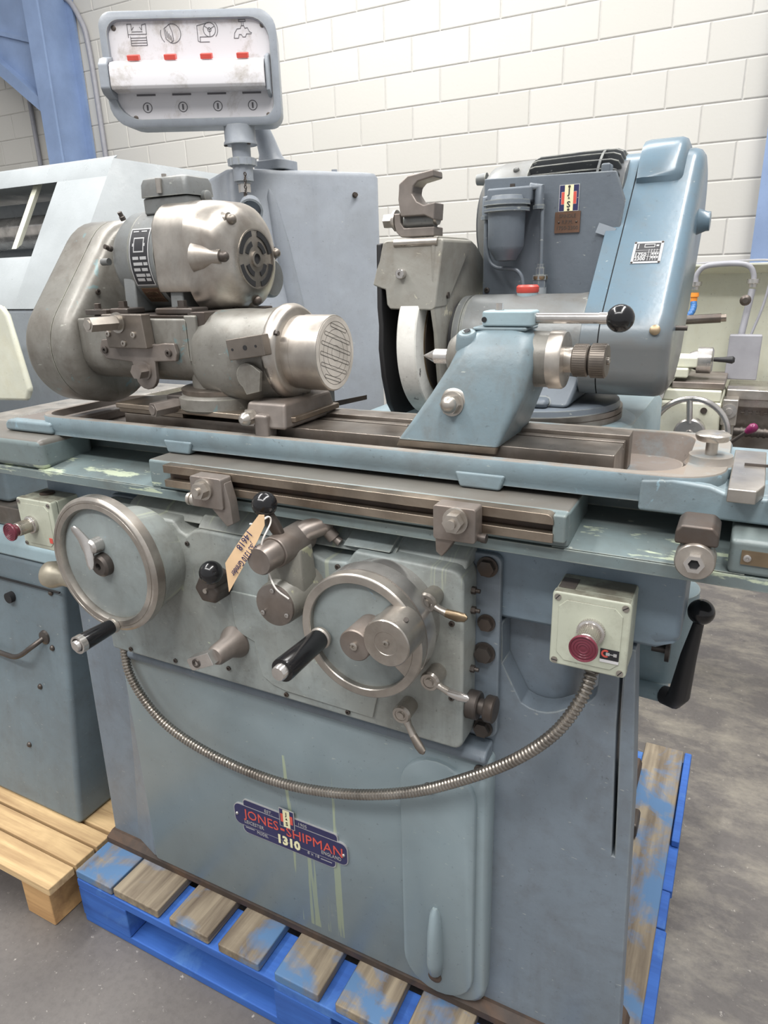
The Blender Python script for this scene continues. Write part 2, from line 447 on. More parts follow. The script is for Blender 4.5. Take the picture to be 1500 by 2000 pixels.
def thing(name, label, cat, loc=(0, 0, 0), group=None):
    o = bpy.data.objects.new(name, None); COL.objects.link(o); o.location = loc; o.empty_display_size = .05
    o['label'] = label; o['category'] = cat
    if group: o['group'] = group
    return o
def tag(o, label, cat, group=None):
    o['label'] = label; o['category'] = cat
    if group: o['group'] = group
    return o
def struct(o): o['kind'] = 'structure'; return o

def text(s, size, m, mat, parent, name='lettering', width=None, bold=0.0, sx=1.0):
    """flat raised lettering; m maps the text plane (x right, y up) into the world"""
    cu = bpy.data.curves.new(name, 'FONT'); cu.body = s; cu.size = size; cu.align_x = 'CENTER'; cu.align_y = 'CENTER'
    cu.extrude = .00025; cu.offset = bold; cu.resolution_u = 2
    t = bpy.data.objects.new(name, cu); COL.objects.link(t)
    dg = bpy.context.evaluated_depsgraph_get(); me = bpy.data.meshes.new_from_object(t.evaluated_get(dg))
    bpy.data.objects.remove(t)
    if width:
        xs = [v.co.x for v in me.vertices]; k = width/max(1e-6, max(xs)-min(xs))
    else: k = sx
    me.transform(m @ Matrix.Diagonal((k, 1, 1, 1)))
    me.materials.clear(); me.materials.append(M[mat])
    o = bpy.data.objects.new(name, me); COL.objects.link(o); adopt(o, parent); return o
def front(x, y, z, rz=0.0, rx=90.0, roll=0.0):
    """plane facing -Y at a point"""
    return Matrix.Translation((x, y, z)) @ Matrix.Rotation(R(rz), 4, 'Z') @ Matrix.Rotation(R(rx), 4, 'X') @ Matrix.Rotation(R(roll), 4, 'Z')

# ------------------------------------------------------------------ the setting
struct(G().box(-9, 3.5, -2.5, 5.6, -.12, 0).done('floor', 'floor'))
wall = struct(G().box(-9, 3.5, 5.4, 5.6, 0, 4.4).done('wall_back', 'mortar'))
def block_mesh(w, h):
    g = G(); f = .006
    L = lambda i, y: [(-w/2+i, y, -h/2+i), (w/2-i, y, -h/2+i), (w/2-i, y, h/2-i), (-w/2+i, y, h/2-i)]
    g.loft([L(0, 0), L(0, -.003), L(f, -.006)])
    o = g.done('block', 'block', None, ang=20); me = o.data; bpy.data.objects.remove(o); return me
bmesh_full = block_mesh(.4435, .2185)
for row in range(5, 18):
    z = row*.226+.0+.113-.144
    off = 0 if row % 2 else .226
    for k in range(-17, 3):
        x = -.01 + k*.452 + off
        if x < -7.9 or x > .9: continue
        o = bpy.data.objects.new('block', bmesh_full); COL.objects.link(o); o.location = (x, 5.4, z)
        adopt(o, wall)
struct(G().box(-9.2, -9, -2.5, 5.6, 0, 4.4).done('wall_left', 'mortar'))
# steel portal column with its haunch, at the back wall on the left
t = thing('portal_column', 'blue painted steel portal column with a deep haunch at the left of the back wall', 'column', (-5.95, 5.1, 0))
g = G(); g.box(-6.06, -5.88, 4.98, 5.0, 0, 4.3); g.box(-5.98, -5.96, 5.0, 5.36, 0, 4.3); g.box(-6.06, -5.88, 5.36, 5.385, 0, 4.3)
g.done('column', 'column_blue', t)
g = G(); g.prism([(-6.0, 2.85), (-6.0, 4.3), (-7.9, 4.3), (-7.9, 4.25)], 'y', 5.10, 5.125); g.done('haunch_web', 'column_blue', t)
g = G(); g.prism([(-6.0, 2.82), (-5.99, 2.93), (-7.9, 4.36), (-7.95, 4.25)], 'y', 5.0, 5.22); g.done('haunch_flange', 'column_blue', t)
g = G(); g.prism([(-5.98, 3.40), (-5.98, 3.44), (-7.9, 4.0), (-7.9, 3.96)], 'y', 5.08, 5.16); g.done('haunch_stiffener', 'column_blue', t)
t = thing('wall_column', 'blue painted steel column at the right end of the back wall, behind the cream lathe', 'column', (.1, 5.3, 0))
g = G(); g.box(-.07, .16, 5.18, 5.20, 0, 4.3); g.box(.035, .055, 5.2, 5.37, 0, 4.3); g.box(-.07, .16, 5.37, 5.385, 0, 4.3); g.done('column', 'column_blue', t)
# conduits on the wall
for x, nm in ((-6.657, 'thin dark cable conduit on the back wall, leftmost of the vertical conduits'), (-6.266, 'thin dark cable conduit running down the back wall just left of the blue portal column')):
    tag(G().tube([(x, 5.36, .02), (x, 5.36, 2.5), (x, 5.36, 4.2)], .022, 10).done('wall_conduit', 'pipe'), nm, 'conduit', 'wall conduits')
pth = spline([(-7.2, 5.36, 3.93), (-6.4, 5.36, 3.91), (-5.98, 5.36, 3.85), (-5.80, 5.36, 3.65), (-5.74, 5.36, 3.4), (-5.725, 5.36, 2.6), (-5.72, 5.36, .02)], 8)
tag(G().tube(pth, .024, 10).done('wall_conduit', 'pipe'), 'grey conduit on the back wall that bends over towards the blue haunch at its top', 'conduit', 'wall conduits')

# ------------------------------------------------------------------ pallets
P = thing('blue_pallet', 'worn blue painted timber pallet under the grinding machine', 'pallet', (-.6, 1.23, 0))
def board(par, x0, x1, y0, y1, z0, z1, mat, name='deck_board', bev=.003):
    g = G(); cx, cy, cz = (x0+x1)/2, (y0+y1)/2, (z0+z1)/2
    g.box(x0-cx, x1-cx, y0-cy, y1-cy, z0-cz, z1-cz)
    o = g.done(name, mat, None, bev, 1); o.location = (cx, cy, cz); adopt(o, par); return o
dk = [(-1.2, -1.088), (-1.084, -.953), (-.922, -.817), (-.791, -.690), (-.654, -.554), (-.519, -.415), (-.385, -.28), (-.25, -.145), (-.118, -.020)]
for i, (a, b) in enumerate(dk):
    board(P, a, b, .733+random.uniform(0, .004), 1.74, .128, .150-random.uniform(0, .002), 'pallet_deck')
for y in (.733, 1.17, 1.62):
    board(P, -1.2, -.003, y, y+.1, .104, .127, 'pallet_blue', 'stringer')
    board(P, -1.2, -.003, y+.002, y+.1, 0, .022, 'pallet_blue', 'base_board')
    for a, b in ((-1.2, -1.052), (-.66, -.53), (-.150, -.003)):
        board(P, a, b, y, y+.1, .0225, .1035, 'pallet_blue', 'corner_block')
board(P, -1.2, -1.1, .834, 1.169, 0, .022, 'pallet_blue', 'base_board'); board(P, -.1, 0, .834, 1.169, 0, .022, 'pallet_blue', 'base_board')
for y in (.834, 1.271):
    board(P, -.1, .0, y, y+(.334 if y < 1 else .348), .104, .127, 'pallet_blue', 'side_stringer')
board(P, -.018, .0, 1.40, 1.74, .1275, .146, 'pallet_blue', 'deck_board')

W = thing('pine_pallet', 'bare pine pallet under the blue machine at the left', 'pallet', (-1.8, 1.1, 0))
for a, b in ((.672, .742), (.744, .800), (.803, .845), (.85, .945), (.95, 1.045), (1.05, 1.145), (1.15, 1.3)):
    board(W, -2.6, -1.207-random.uniform(0, .003), a, b-.002, .128, .150-random.uniform(0, .0015), 'pine')
for a, b in ((-1.345, -1.25), (-2.0, -1.86), (-2.6, -2.46)):
    for y in (.692, 1.0):
        board(W, a, b, y, y+.1, .0, .1045, 'pine_block', 'block')
    board(W, a, b, .69, 1.3, .1055, .1275, 'pine', 'cross_board')

# ------------------------------------------------------------------ blue machine on the pine pallet (left edge)
L = thing('blue_machine', 'dark blue machine cabinet standing on the pine pallet at the left', 'machine', (-1.8, 1.1, .15))
g = G(); g.frust((-2.7, -1.297, .831, 1.5), (-2.7, -1.297, .915, 1.5), .151, .80); g.done('cabinet', 'dark_blue', L, .012)
g = G(); g.prism([(.912, .80), (.918, .83), (.945, .85), (1.5, .85), (1.5, .80)], 'x', -2.7, -1.30); g.done('cabinet_top', 'pale_blue', L, .006)
G().prism([(.905, .742), (.905, .745), (.9, .745), (.9, .742)], 'x', -2.7, -1.30).done('panel_seam', 'dark', L)
G().cyl((-1.475, .89, .70), (-1.475, .905, .70), .013).done('cable_hole', 'dark', L)
def on_front(z): return .831+(z-.151)/(.649)*.084
for x, z in ((-1.335, .735), (-1.345, .60), (-1.40, .49), (-1.46, .32)):
    G().sphere((x, on_front(z), z), .007, 12).done('rivet', 'iron', L)
g = G(); y = on_front(.64); g.lathe((-1.37, y, .62), (0, -1, 0), [(0, .018), (.006, .016), (.01, .008)]); g.done('cable_gland', 'iron', L)
pth = spline([(-1.37, y-.005, .62), (-1.385, y-.03, .605), (-1.43, y-.04, .575), (-1.50, y-.03, .56), (-1.62, y-.02, .555)], 8)
tag(G().tube(pth, .006).done('power_cable', 'iron'), 'grey power cable drooping from the front of the dark blue machine', 'cable')
G().ring((-1.297, .96, .42), (1, 0, 0), .026, .020, 0, .003, 24).done('knockout', 'dark_blue', L)
# machine table of the same machine: grey flat bench tops behind the tray's left end
g = G(); g.box(-2.7, -1.40, .96, 1.5, .851, .90); g.done('worktop', 'way', L, .004); g = G(); g.box(-1.64, -1.53, .98, 1.5, .901, 1.063); g.done('bed', 'dark_blue', L, .01)
g = G(); g.prism([(-1.66, .80), (-1.56, .80), (-1.50, .95), (-1.50, 1.6), (-1.66, 1.6)], 'z', 1.064, 1.092); g.done('machine_table', 'steel', L, .004)

# white machining centre further back
Wm = thing('machining_centre', 'large white machine enclosure with a window, behind the workhead on the left', 'machine', (-3.6, 3.0, 0))
g = G()
A = lambda x, y, z: Vector((x, y, z))
# sloped front wall built round the window opening
TL, TR = A(-5.2, 2.62, 1.935), A(-2.75, 2.62, 1.935)
BL, BR = A(-5.2, 2.25, 1.28), A(-2.83, 2.25, 1.28)
def fr(u, v, d=0):  # u along x 0..1, v down the slope
    p = TL.lerp(TR, u).lerp(BL.lerp(BR, u), v); return p+Vector((0, .87, .49))*d
def quad(g, u0, u1, v0, v1, th=.03):
    g.loft([[fr(u0, v0, 0), fr(u1, v0, 0), fr(u1, v1, 0), fr(u0, v1, 0)], [fr(u0, v0, th), fr(u1, v0, th), fr(u1, v1, th), fr(u0, v1, th)]])
uw = .86
quad(g, 0, 1, 0, .12); quad(g, uw, 1, .12, 1); quad(g, 0, uw, .66, 1); g.done('front_panel', 'white_machine', Wm)
g = G(); g.loft([[A(-2.75, 2.62, 1.935), A(-2.35, 3.1, 1.86), A(-2.35, 3.1, .1), A(-2.83, 2.25, 1.28-.0)], [A(-2.78, 2.65, 1.935), A(-2.4, 3.12, 1.86), A(-2.4, 3.12, .1), A(-2.86, 2.27, 1.28)]]); g.done('side_panel', 'white_machine', Wm)
g = G(); g.loft([[A(-5.2, 2.62, 1.935), A(-2.75, 2.62, 1.935), A(-2.35, 3.1, 1.86), A(-5.2, 3.3, 1.86)], [A(-5.2, 2.62, 1.90), A(-2.77, 2.63, 1.90), A(-2.38, 3.1, 1.83), A(-5.2, 3.3, 1.83)]]); g.done('roof_panel', 'white_machine', Wm)
g = G(); g.box(-5.2, -2.86, 2.252, 2.30, .60, 1.28); g.box(-2.9, -2.45, 2.3, 2.9, .1, 1.28); g.done('lower_panel', 'grey', Wm, .02)
g = G(); g.box(-5.2, -2.9, 2.95, 2.98, 1.2, 1.83); g.done('interior_wall', 'glassy', Wm)
g = G(); g.box(-5.2, -2.9, 2.5, 2.95, 1.2, 1.23); g.done('interior_floor', 'glassy', Wm)
g = G(); g.loft([[fr(.77, .12, .06), fr(.785, .12, .06), fr(.785, .62, .06), fr(.77, .62, .06)], [fr(.77, .12, .10), fr(.785, .12, .10), fr(.785, .62, .10), fr(.77, .62, .10)]]); g.done('window_bar', 'cream', Wm)
G().cyl((-5.0, 2.8, 1.66), (-3.35, 2.8, 1.66), .085).done('drum', 'bright', Wm)
g = G(); g.prism([(-5.2, .80), (-2.83, .90), (-2.795, .95), (-2.85, 1.27), (-2.88, 1.31), (-5.2, 1.36)], 'y', 1.99, 2.02); g.done('door', 'cream', Wm, .02)
g = G(); g.box(-5.2, -2.95, 2.0, 2.6, .0, .74); g.done('plinth', 'white_machine', Wm, .02)

# ------------------------------------------------------------------ electrical cabinet and control panel
cb = thing('electrical_cabinet', 'tall grey steel cabinet with a slanted rib standing behind the grinder', 'cabinet', (-1.16, 1.6, 0))
hd = R(36.9)
CM = Matrix.Translation((-1.23, 1.538, 0)) @ Matrix.Rotation(R(90)-hd, 4, 'Z')   # local x along the wide face, local y away (to the left-back)
g = G()
g.loft([[CM @ Vector(p+(z,)) for p in rrect(-i, .43+i, -i, .30, .022, 5)] for i, z in ((0, 1.4-1.4/1.2+.001), (0, 1.645), (-.006, 1.656), (-.02, 1.660))])
g.done('body', 'grey', cb)
# slanted half-round rib on the wide face
g = G(); L = []
for u, z, r in ((.108, 1.612, .003), (.112, 1.592, .012), (.13, 1.485, .021), (.158, 1.33, .023), (.195, 1.09, .023), (.22, .9, .023)):
    L.append([CM @ Vector((u+r*math.cos(a), -.8*r*math.sin(a)+.002, z)) for a in [math.pi*i/8 for i in range(9)]])
g.loft(L); g.done('rib', 'grey', cb)
g = G(); p = CM @ Vector((.35, -.001, 1.60)); g.bolt(p, CM.to_3x3() @ Vector((0, -1, 0)), .006, .010); g.done('bolt', 'iron', cb)
g = G(); g.cyl(CM @ Vector((.31, .04, 1.660)), CM @ Vector((.31, .04, 1.667)), .008); g.done('lid_screw', 'grey', cb)
# swan-neck casting on the cabinet top
ex, ey = -1.185, 1.690
g = G(); g.loft([[Vector((ex+.0+x, ey+y, z)) for x, y in rrect(-.052, .045, -.04, .05, .02, 4)] for z in (1.6605, 1.680, 1.684)])
g.done('neck_flange', 'grey', cb, .003)
g = G(); L = []
for (x, y, z, r) in ((ex-.008, ey, 1.680, .040), (ex-.012, ey-.004, 1.70, .030), (ex-.02, ey-.012, 1.74, .025), (ex-.03, ey-.03, 1.78, .024), (ex-.045, ey-.07, 1.815, .024)):
    L.append([Vector((x+r*math.cos(2*math.pi*i/20), y+r*math.sin(2*math.pi*i/20), z)) for i in range(20)])
g.loft(L); g.done('swan_neck', 'grey', cb)

cp = thing('control_panel', 'grey control panel with four red rocker switches on its post above the cabinet', 'control panel', (-1.2, 1.46, 1.74))
ph = R(29)
PM = Matrix.Translation((-1.22, 1.45, 1.859)) @ Matrix.Rotation(ph, 4, 'Z')
V = lambda x, y, z: PM @ Vector((x, y, z))
out = rrect(-.212, .190, -.122, .113, (.055, .03, .045, .03), 6)
def inset(o, k): 
    cx = sum(p[0] for p in o)/len(o); cz = sum(p[1] for p in o)/len(o)
    return [(p[0]-math.copysign(min(k, abs(p[0]-cx)), p[0]-cx), p[1]-math.copysign(min(k, abs(p[1]-cz)), p[1]-cz)) for p in o]
i1 = inset(out, .005); i2 = inset(out, .017); i3 = inset(out, .019)
sh = lambda o, s, dz=0: [(p[0]*s[0]+s[1], p[1]) for p in o]
g = G()
back = inset(out, .018)
g.loft([[V(a, .105, b) for a, b in back], [V(a, .085, b) for a, b in inset(out, .004)], [V(a, .004, b) for a, b in out], [V(a, .0, b) for a, b in i1], [V(a, .0, b) for a, b in i2], [V(a, .012, b) for a, b in i3]])
g.done('housing', 'grey', cp, ang=50)
f = inset(out, .0185)
G().prism(f, 'y', .0105, .012, PM).done('face_plate', 'panel_face', cp)
# projecting switch shelf
prof = [(.011, .018), (-.026, .006), (-.034, -.001), (-.037, -.010), (-.038, -.044), (-.034, -.050), (.011, -.050)]
g = G(); g.prism(prof, 'x', -.190, .160, PM); g.done('switch_shelf', 'panel_face', cp, .002)
g = G(); pr = [(.02, .030), (-.026, .014), (-.040, .0), (-.042, -.048), (-.03, -.058), (.02, -.066)]
g.prism(pr, 'x', -.2125, -.191, PM); g.done('shelf_cheek', 'grey', cp, .004)
g = G(); g.prism([(max(y, -.03), z) for y, z in pr], 'x', .161, .170, PM); g.done('shelf_cheek', 'grey', cp, .004)
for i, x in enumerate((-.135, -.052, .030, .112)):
    g = G(); m = PM @ Matrix.Translation((x, -.017, .0105)) @ Matrix.Rotation(R(18), 4, 'X')
    g.box(-.013, .013, -.010, .010, 0, .011, m); g.done('rocker_switch', 'red', cp, .002)
    xo = x+.010
    mm = PM @ Matrix.Translation((xo, .0103, -.079)) @ Matrix.Rotation(R(90), 4, 'X')
    g = G(); g.ring(V(xo, .0105, -.079), PM.to_3x3() @ Vector((0, -1, 0)), .011, .0092, 0, .0006, 24)
    g.box(-.002, .002, -.006, .006, 0, .0006, mm); g.done('symbol', 'ink', cp)
    G().box(xo-.022, xo+.022, .0098, .0104, -.055, -.051, PM).done('painted_switch_shadow', 'ink', cp)  # dark ink strip painted as the shadow below each switch
for x, z in ((-.180, .082), (.158, .082), (-.155, -.100), (.158, -.100)):
    g = G(); g.lathe(V(x, .0105, z), PM.to_3x3() @ Vector((0, -1, 0)), [(0, .0055), (.0012, .0055), (.0016, .004)], 14); g.done('panel_screw', 'iron', cp)
def strokes(par, pts_list, w=.0012):
    g = G()
    for pts in pts_list:
        for a, b in zip(pts, pts[1:]):
            d = Vector((b[0]-a[0], b[1]-a[1])); 
            if d.length < 1e-6: continue
            n = Vector((-d.y, d.x)).normalized()*w/2; e = d.normalized()*w*.3
            q = [(a[0]-e.x+n.x, a[1]-e.y+n.y), (a[0]-e.x-n.x, a[1]-e.y-n.y), (b[0]+e.x-n.x, b[1]+e.y-n.y), (b[0]+e.x+n.x, b[1]+e.y+n.y)]
            g.prism(q, 'y', .0098, .0104, PM)
    g.done('symbol', 'ink', par)
cz = .073
x = -.128   # machine table symbol
strokes(cp, [[(x-.021, cz-.010), (x-.021, cz+.016), (x-.012, cz+.016), (x-.012, cz+.004), (x-.007, cz+.010)], [(x-.012, cz+.001), (x+.012, cz+.001)], [(x+.007, cz+.010), (x+.011, cz+.004), (x+.012, cz+.014), (x+.021, cz+.016), (x+.021, cz-.004), (x-.021, cz-.004)],
             [(x-.016, cz-.008), (x-.016, cz-.026)], [(x-.016, cz-.011), (x+.020, cz-.011)], [(x-.016, cz-.016), (x+.020, cz-.016)], [(x-.016, cz-.021), (x+.020, cz-.021)], [(x-.016, cz-.026), (x+.020, cz-.026)], [(x+.020, cz-.008), (x+.020, cz-.026)]])
x = -.050   # grinding wheel symbol
strokes(cp, [arc(x+.002, cz-.004, .019, -110, 110, 14), [(x-.004, cz+.014), (x-.016, cz+.006), (x-.014, cz-.014), (x-.004, cz-.022), (x+.003, cz-.018), (x+.002, cz-.002), (x-.004, cz+.014)], arc(x-.004, cz-.004, .021, 160, 230, 6)] + [[(x-.013+i*.0035, cz+.004-i*.004), (x-.011+i*.0035, cz-.012-i*.002)] for i in range(4)])
x = .031    # work drive symbol
strokes(cp, [arc(x+.006, cz+.002, .014, 0, 360, 18), [(x+.006, cz+.002), (x+.006, cz-.012)], [(x+.006, cz+.002), (x-.006, cz+.010)], [(x+.006, cz+.002), (x+.018, cz+.009)], [(x+.006, cz+.016), (x-.022, cz+.010), (x-.022, cz-.020), (x-.017, cz-.022), (x-.017, cz-.012), (x+.006, cz-.012)], [(x-.017, cz-.022), (x+.004, cz-.022)], arc(x+.006, cz+.002, .019, -45, 45, 6)])
strokes(cp, [arc(x+.006, cz+.002, .004, 0, 360, 10)])
x = .112    # coolant tap symbol
strokes(cp, [[(x-.020, cz-.016), (x-.018, cz-.006), (x-.012, cz+.002), (x-.004, cz+.003), (x-.002, cz+.008), (x+.004, cz+.008), (x+.006, cz+.003), (x+.012, cz+.004), (x+.016, cz-.004), (x+.021, cz-.006)], [(x-.020, cz-.016), (x-.010, cz-.016), (x-.008, cz-.009), (x-.003, cz-.009), (x, cz-.014), (x+.006, cz-.014), (x+.009, cz-.008), (x+.020, cz-.008)],
             [(x-.007, cz+.016), (x+.008, cz+.016), (x+.008, cz+.020), (x-.007, cz+.020), (x-.007, cz+.016)], [(x-.001, cz+.008), (x-.001, cz+.016)], [(x+.003, cz+.008), (x+.003, cz+.016)]])
# socket, gland and cable under the panel
cx, cy = (V(.083, .030, 0)).x, (V(.083, .030, 0)).y
g = G(); g.lathe((cx, cy, 1.74), (0, 0, -1), [(0, .037), (.032, .037), (.036, .040), (.041, .040)], 28); g.done('socket_body', 'grey', cp)
g = G(); g.lathe((cx, cy, 1.70), (0, 0, -1), [(0, .023), (.034, .022)], 24); g.done('socket_neck', 'grey', cp)
g = G(); g.lathe((cx, cy, 1.67), (0, 0, -1), [(0, .030), (.0, .032), (.016, .032), (.018, .029)], 24)
for k in range(10):
    a = k*math.pi/5; g.box(cx+.031*math.cos(a)-.003, cx+.031*math.cos(a)+.003, cy+.031*math.sin(a)-.003, cy+.031*math.sin(a)+.003, 1.653, 1.669)
g.done('lock_ring', 'grey', cp)
g = G(); g.lathe((cx, cy, 1.653), (0, 0, -1), [(0, .025), (.034, .024), (.036, .018), (.040, .018)], 24); g.done('plug_body', 'grey', cp)
G().cyl((cx, cy, 1.613), (cx, cy, 1.594), .015, n=6).done('gland_nut', 'bright', cp)
G().cyl((cx, cy, 1.595), (cx, cy, 1.46), .0035, n=8).done('cable', 'iron', cp)
G().bolt((cx-.030, cy-.02, 1.7), (0, 0, -1), .004).done('bolt', 'iron', cp); G().bolt((cx+.032, cy-.01, 1.7), (0, 0, -1), .004).done('bolt', 'iron', cp)
g = G()   # socket cap hanging on its chain
cap = Vector((cx+.036, cy-.03, 1.553)); dirn = Vector((.45, -.62, -.35))
g.lathe(cap, dirn, [(-.02, .001), (-.02, .026), (.012, .028), (.016, .030), (.016, .025), (-.012, .024)], 24); g.done('socket_cap', 'grey', cp)
for k in range(9):
    p0 = Vector((cx+.022, cy-.022, 1.632)).lerp(cap+Vector((-.012, 0, .02)), k/8)
    g = G(); ax = (1, .3, 0) if k % 2 else (.2, 1, .2); g.ring(p0, ax, .0048, .0028, -.001, .001, 10); g.done('chain_link', 'iron', cp)

K = Matrix.Translation((-1.464, 1.740, 1.4)) @ Matrix.Scale(1.2, 4) @ Matrix.Translation((1.22, -1.45, -1.4))
for root in (cb, cp):
    root.location = K @ root.location
    if root is cb: root.location.z = 0
    for o in root.children_recursive:
        o.data.transform(K); o.matrix_parent_inverse = Matrix.Translation(-world_loc(root))
# ------------------------------------------------------------------ cream lathe behind, on the right
T = thing('lathe', 'cream coloured centre lathe against the wall behind the belt guard', 'lathe', (-.1, 2.4, 0))
g = G(); g.box(-1.0, .6, 2.62, 2.66, .76, 1.385); g.done('splash_back', 'cream', T, .004)
g = G(); g.prism([(2.50, 1.385), (2.62, 1.36), (2.66, 1.385), (2.66, 1.39), (2.50, 1.392)], 'x', -1.0, .6); g.done('splash_back_top', 'cream', T, .002)
g = G(); g.box(-1.0, -.24, 2.22, 2.6, .0, .80); g.done('pedestal', 'cream', T, .01)
g = G(); g.box(-.9, -.05, 2.17, 2.5, .80, 1.018); g.done('apron', 'cream', T, .008)
g = G(); g.box(-.045, .6, 2.24, 2.52, .98, 1.035); g.box(-.045, .6, 2.23, 2.30, 1.02, 1.05); g.done('bed_way', 'steel', T, .004)
g = G(); g.box(-.03, .6, 2.26, 2.50, .80, .98); g.done('bed', 'way', T, .004)
g = G(); g.cyl((-.02, 2.225, .93), (.6, 2.225, .93), .013); g.done('lead_screw', 'iron', T)
for k in range(22):
    x = .005+k*.015
    G().ring((x, 2.225, .93), (1, 0, 0), .0155, .012, 0, .006, 12).done('screw_thread', 'iron', T)
g = G(); g.box(-.035, .6, 2.235, 2.245, .985, 1.0)
for k in range(30): g.box(-.03+k*.02, -.02+k*.02, 2.23, 2.236, .978, .992)
g.done('rack', 'iron', T)
g = G(); g.box(-.049, -.008, 2.17, 2.235, .955, 1.03); g.done('bracket', 'steel', T, .004)
g = G(); g.lathe((-.03, 2.17, .998), (0, -1, 0), [(0, .02), (.006, .02), (.006, .01), (.014, .009)], 20); g.done('bracket_nut', 'bright', T)
g = G(); g.box(-.045, -.012, 2.19, 2.235, .875, .955); g.done('bracket_foot', 'steel', T, .004)
# cross slide, compound, tool post
g = G(); g.box(-.60, -.055, 2.18, 2.55, 1.019, 1.05); g.done('saddle', 'cream', T, .004)
g = G(); g.box(-.40, -.20, 2.10, 2.5, 1.051, 1.08); g.done('cross_slide', 'iron', T, .004)
g = G(); g.box(-.19, -.05, 2.2, 2.45, 1.051, 1.07); g.done('cover_plate', 'rusty', T, .003)
g = G(); g.box(-.38, -.15, 2.2, 2.34, 1.081, 1.108); g.box(-.36, -.13, 2.22, 2.32, 1.108, 1.138); g.done('compound_slide', 'cream', T, .005)
g = G(); g.lathe((-.155, 2.27, 1.125), (1, 0, 0), [(0, .022), (.02, .03), (.022, .038), (.06, .038), (.064, .030)], 28); g.done('micrometer_dial', 'bright', T)
g = G(); g.lathe((-.09, 2.27, 1.128), (1, 0, 0), [(0, .006), (.03, .008), (.05, .011), (.056, .006)], 14); g.done('dial_handle', 'cap_black', T)
g = G(); g.box(-.06, .03, 2.42, 2.46, 1.05, 1.185); g.done('pump_bracket', 'pipe', T, .004)
# coolant pipework
pth = spline([(-.178, 2.5, 1.335), (-.178, 2.5, 1.36), (-.16, 2.5, 1.383), (-.12, 2.5, 1.39), (-.06, 2.5, 1.39), (-.03, 2.5, 1.38), (-.017, 2.5, 1.355), (-.016, 2.5, 1.33)], 8)
G().tube(pth, .008, 12).done('coolant_pipe', 'pipe', T)
for x, z in ((-.178, 1.33), (-.016, 1.335)):
    g = G(); g.lathe((x, 2.5, z+.01), (0, 0, -1), [(0, .010), (.0, .018), (.012, .018), (.014, .012), (.024, .011)], 16); g.done('pipe_nut', 'bright', T)
G().cyl((-.016, 2.5, 1.315), (-.03, 2.47, 1.17), .010).done('riser_pipe', 'pipe', T)
g = G(); g.lathe((-.03, 2.455, 1.285), (0, -1, 0), [(0, .016), (.012, .016), (.016, .010), (.022, .008)], 16); g.done('tap', 'iron', T)
G().tube(spline([(.02, 2.5, 1.39), (.03, 2.49, 1.36), (.02, 2.48, 1.27), (-.005, 2.47, 1.17)], 8), .004, 8).done('cable', 'pipe', T)
G().tube(spline([(-.22, 2.56, 1.392), (-.1, 2.55, 1.397), (.02, 2.55, 1.398), (.03, 2.52, 1.37)], 6), .003, 8).done('cable', 'pipe', T)
g = G(); g.lathe((-.178, 2.5, 1.307), (0, 0, -1), [(0, .013), (.012, .014), (.014, .010), (.028, .010)], 16); g.done('hose_fitting', 'orange', T)
hp = spline([(-.178, 2.5, 1.28), (-.176, 2.49, 1.262), (-.182, 2.47, 1.243), (-.205, 2.44, 1.218), (-.235, 2.4, 1.196), (-.262, 2.36, 1.185)], 5)
for k in range(0, len(hp)-1, 2):
    d = (hp[min(k+2, len(hp)-1)]-hp[k]).normalized()
    g = G(); g.lathe(hp[k], d, [(-.008, .006), (-.004, .010), (.003, .010), (.008, .006)], 12); g.done('hose_link', 'loc_blue', T)
G().cyl((-.30, 2.42, 1.222), (-.09, 2.42, 1.235), .014).done('quill', 'iron', T)
G().cyl((-.115, 2.42, 1.2334), (-.075, 2.42, 1.236), .0115).done('quill_end', 'way', T)
# carriage handwheel
hw = Vector((-.122, 2.09, .943))
g = G(); d, u, v = perp((0, -1, 0)); L = []
for i in range(41):
    a = 2*math.pi*i/40; c = hw+(u*math.cos(a)+v*math.sin(a))*.098
    rad = (u*math.cos(a)+v*math.sin(a)); L.append([c+rad*.0085*math.cos(b)+d*.0085*math.sin(b) for b in [2*math.pi*j/10 for j in range(10)]])
g.loft(L, cap=False); g.done('handwheel_rim', 'bright', T)
g = G(); g.lathe(hw+Vector((0, .06, 0)), (0, -1, 0), [(0, .02), (.03, .02), (.03, .042), (.062, .042), (.066, .038), (.066, .012), (.074, .010)], 28); g.done('handwheel_hub', 'bright', T)
for a in (95, 5, 215):
    g = G(); e = u*math.cos(R(a+180))+v*math.sin(R(a+180)); g.tube([hw+e*.03, hw+e*.096], .0085, 10); g.done('handwheel_spoke', 'bright', T)
g = G(); g.cyl((-.07, 2.10, .905), (-.01, 2.10, .905), .022); g.done('shaft_boss', 'steel', T)
G().cyl((-.035, 2.08, .91), (.025, 2.06, .968), .005).done('feed_lever', 'iron', T)
g = G(); g.lathe((.02, 2.062, .963), (.07, -.02, .07), [(0, .007), (.01, .011), (.022, .013), (.03, .009), (.033, .003)], 16); g.done('lever_knob', 'purple', T)
for x in (-.24, -.095):
    G().cyl((x, 2.1695, .995), (x, 2.165, .995), .009).done('screw_plug', 'iron', T)
g = G(); g.ring((-.236, 2.06, 1.058), (.55, -.8, .2), .036, .026, -.018, .018, 28); g.done('slide_handwheel', 'bright', T)

# ------------------------------------------------------------------ the grinder: base, bed, carriage, table, apron
GR = thing('cylindrical_grinder', 'large blue grey cylindrical grinding machine on the blue pallet', 'machine', (-.62, 1.2, .15))
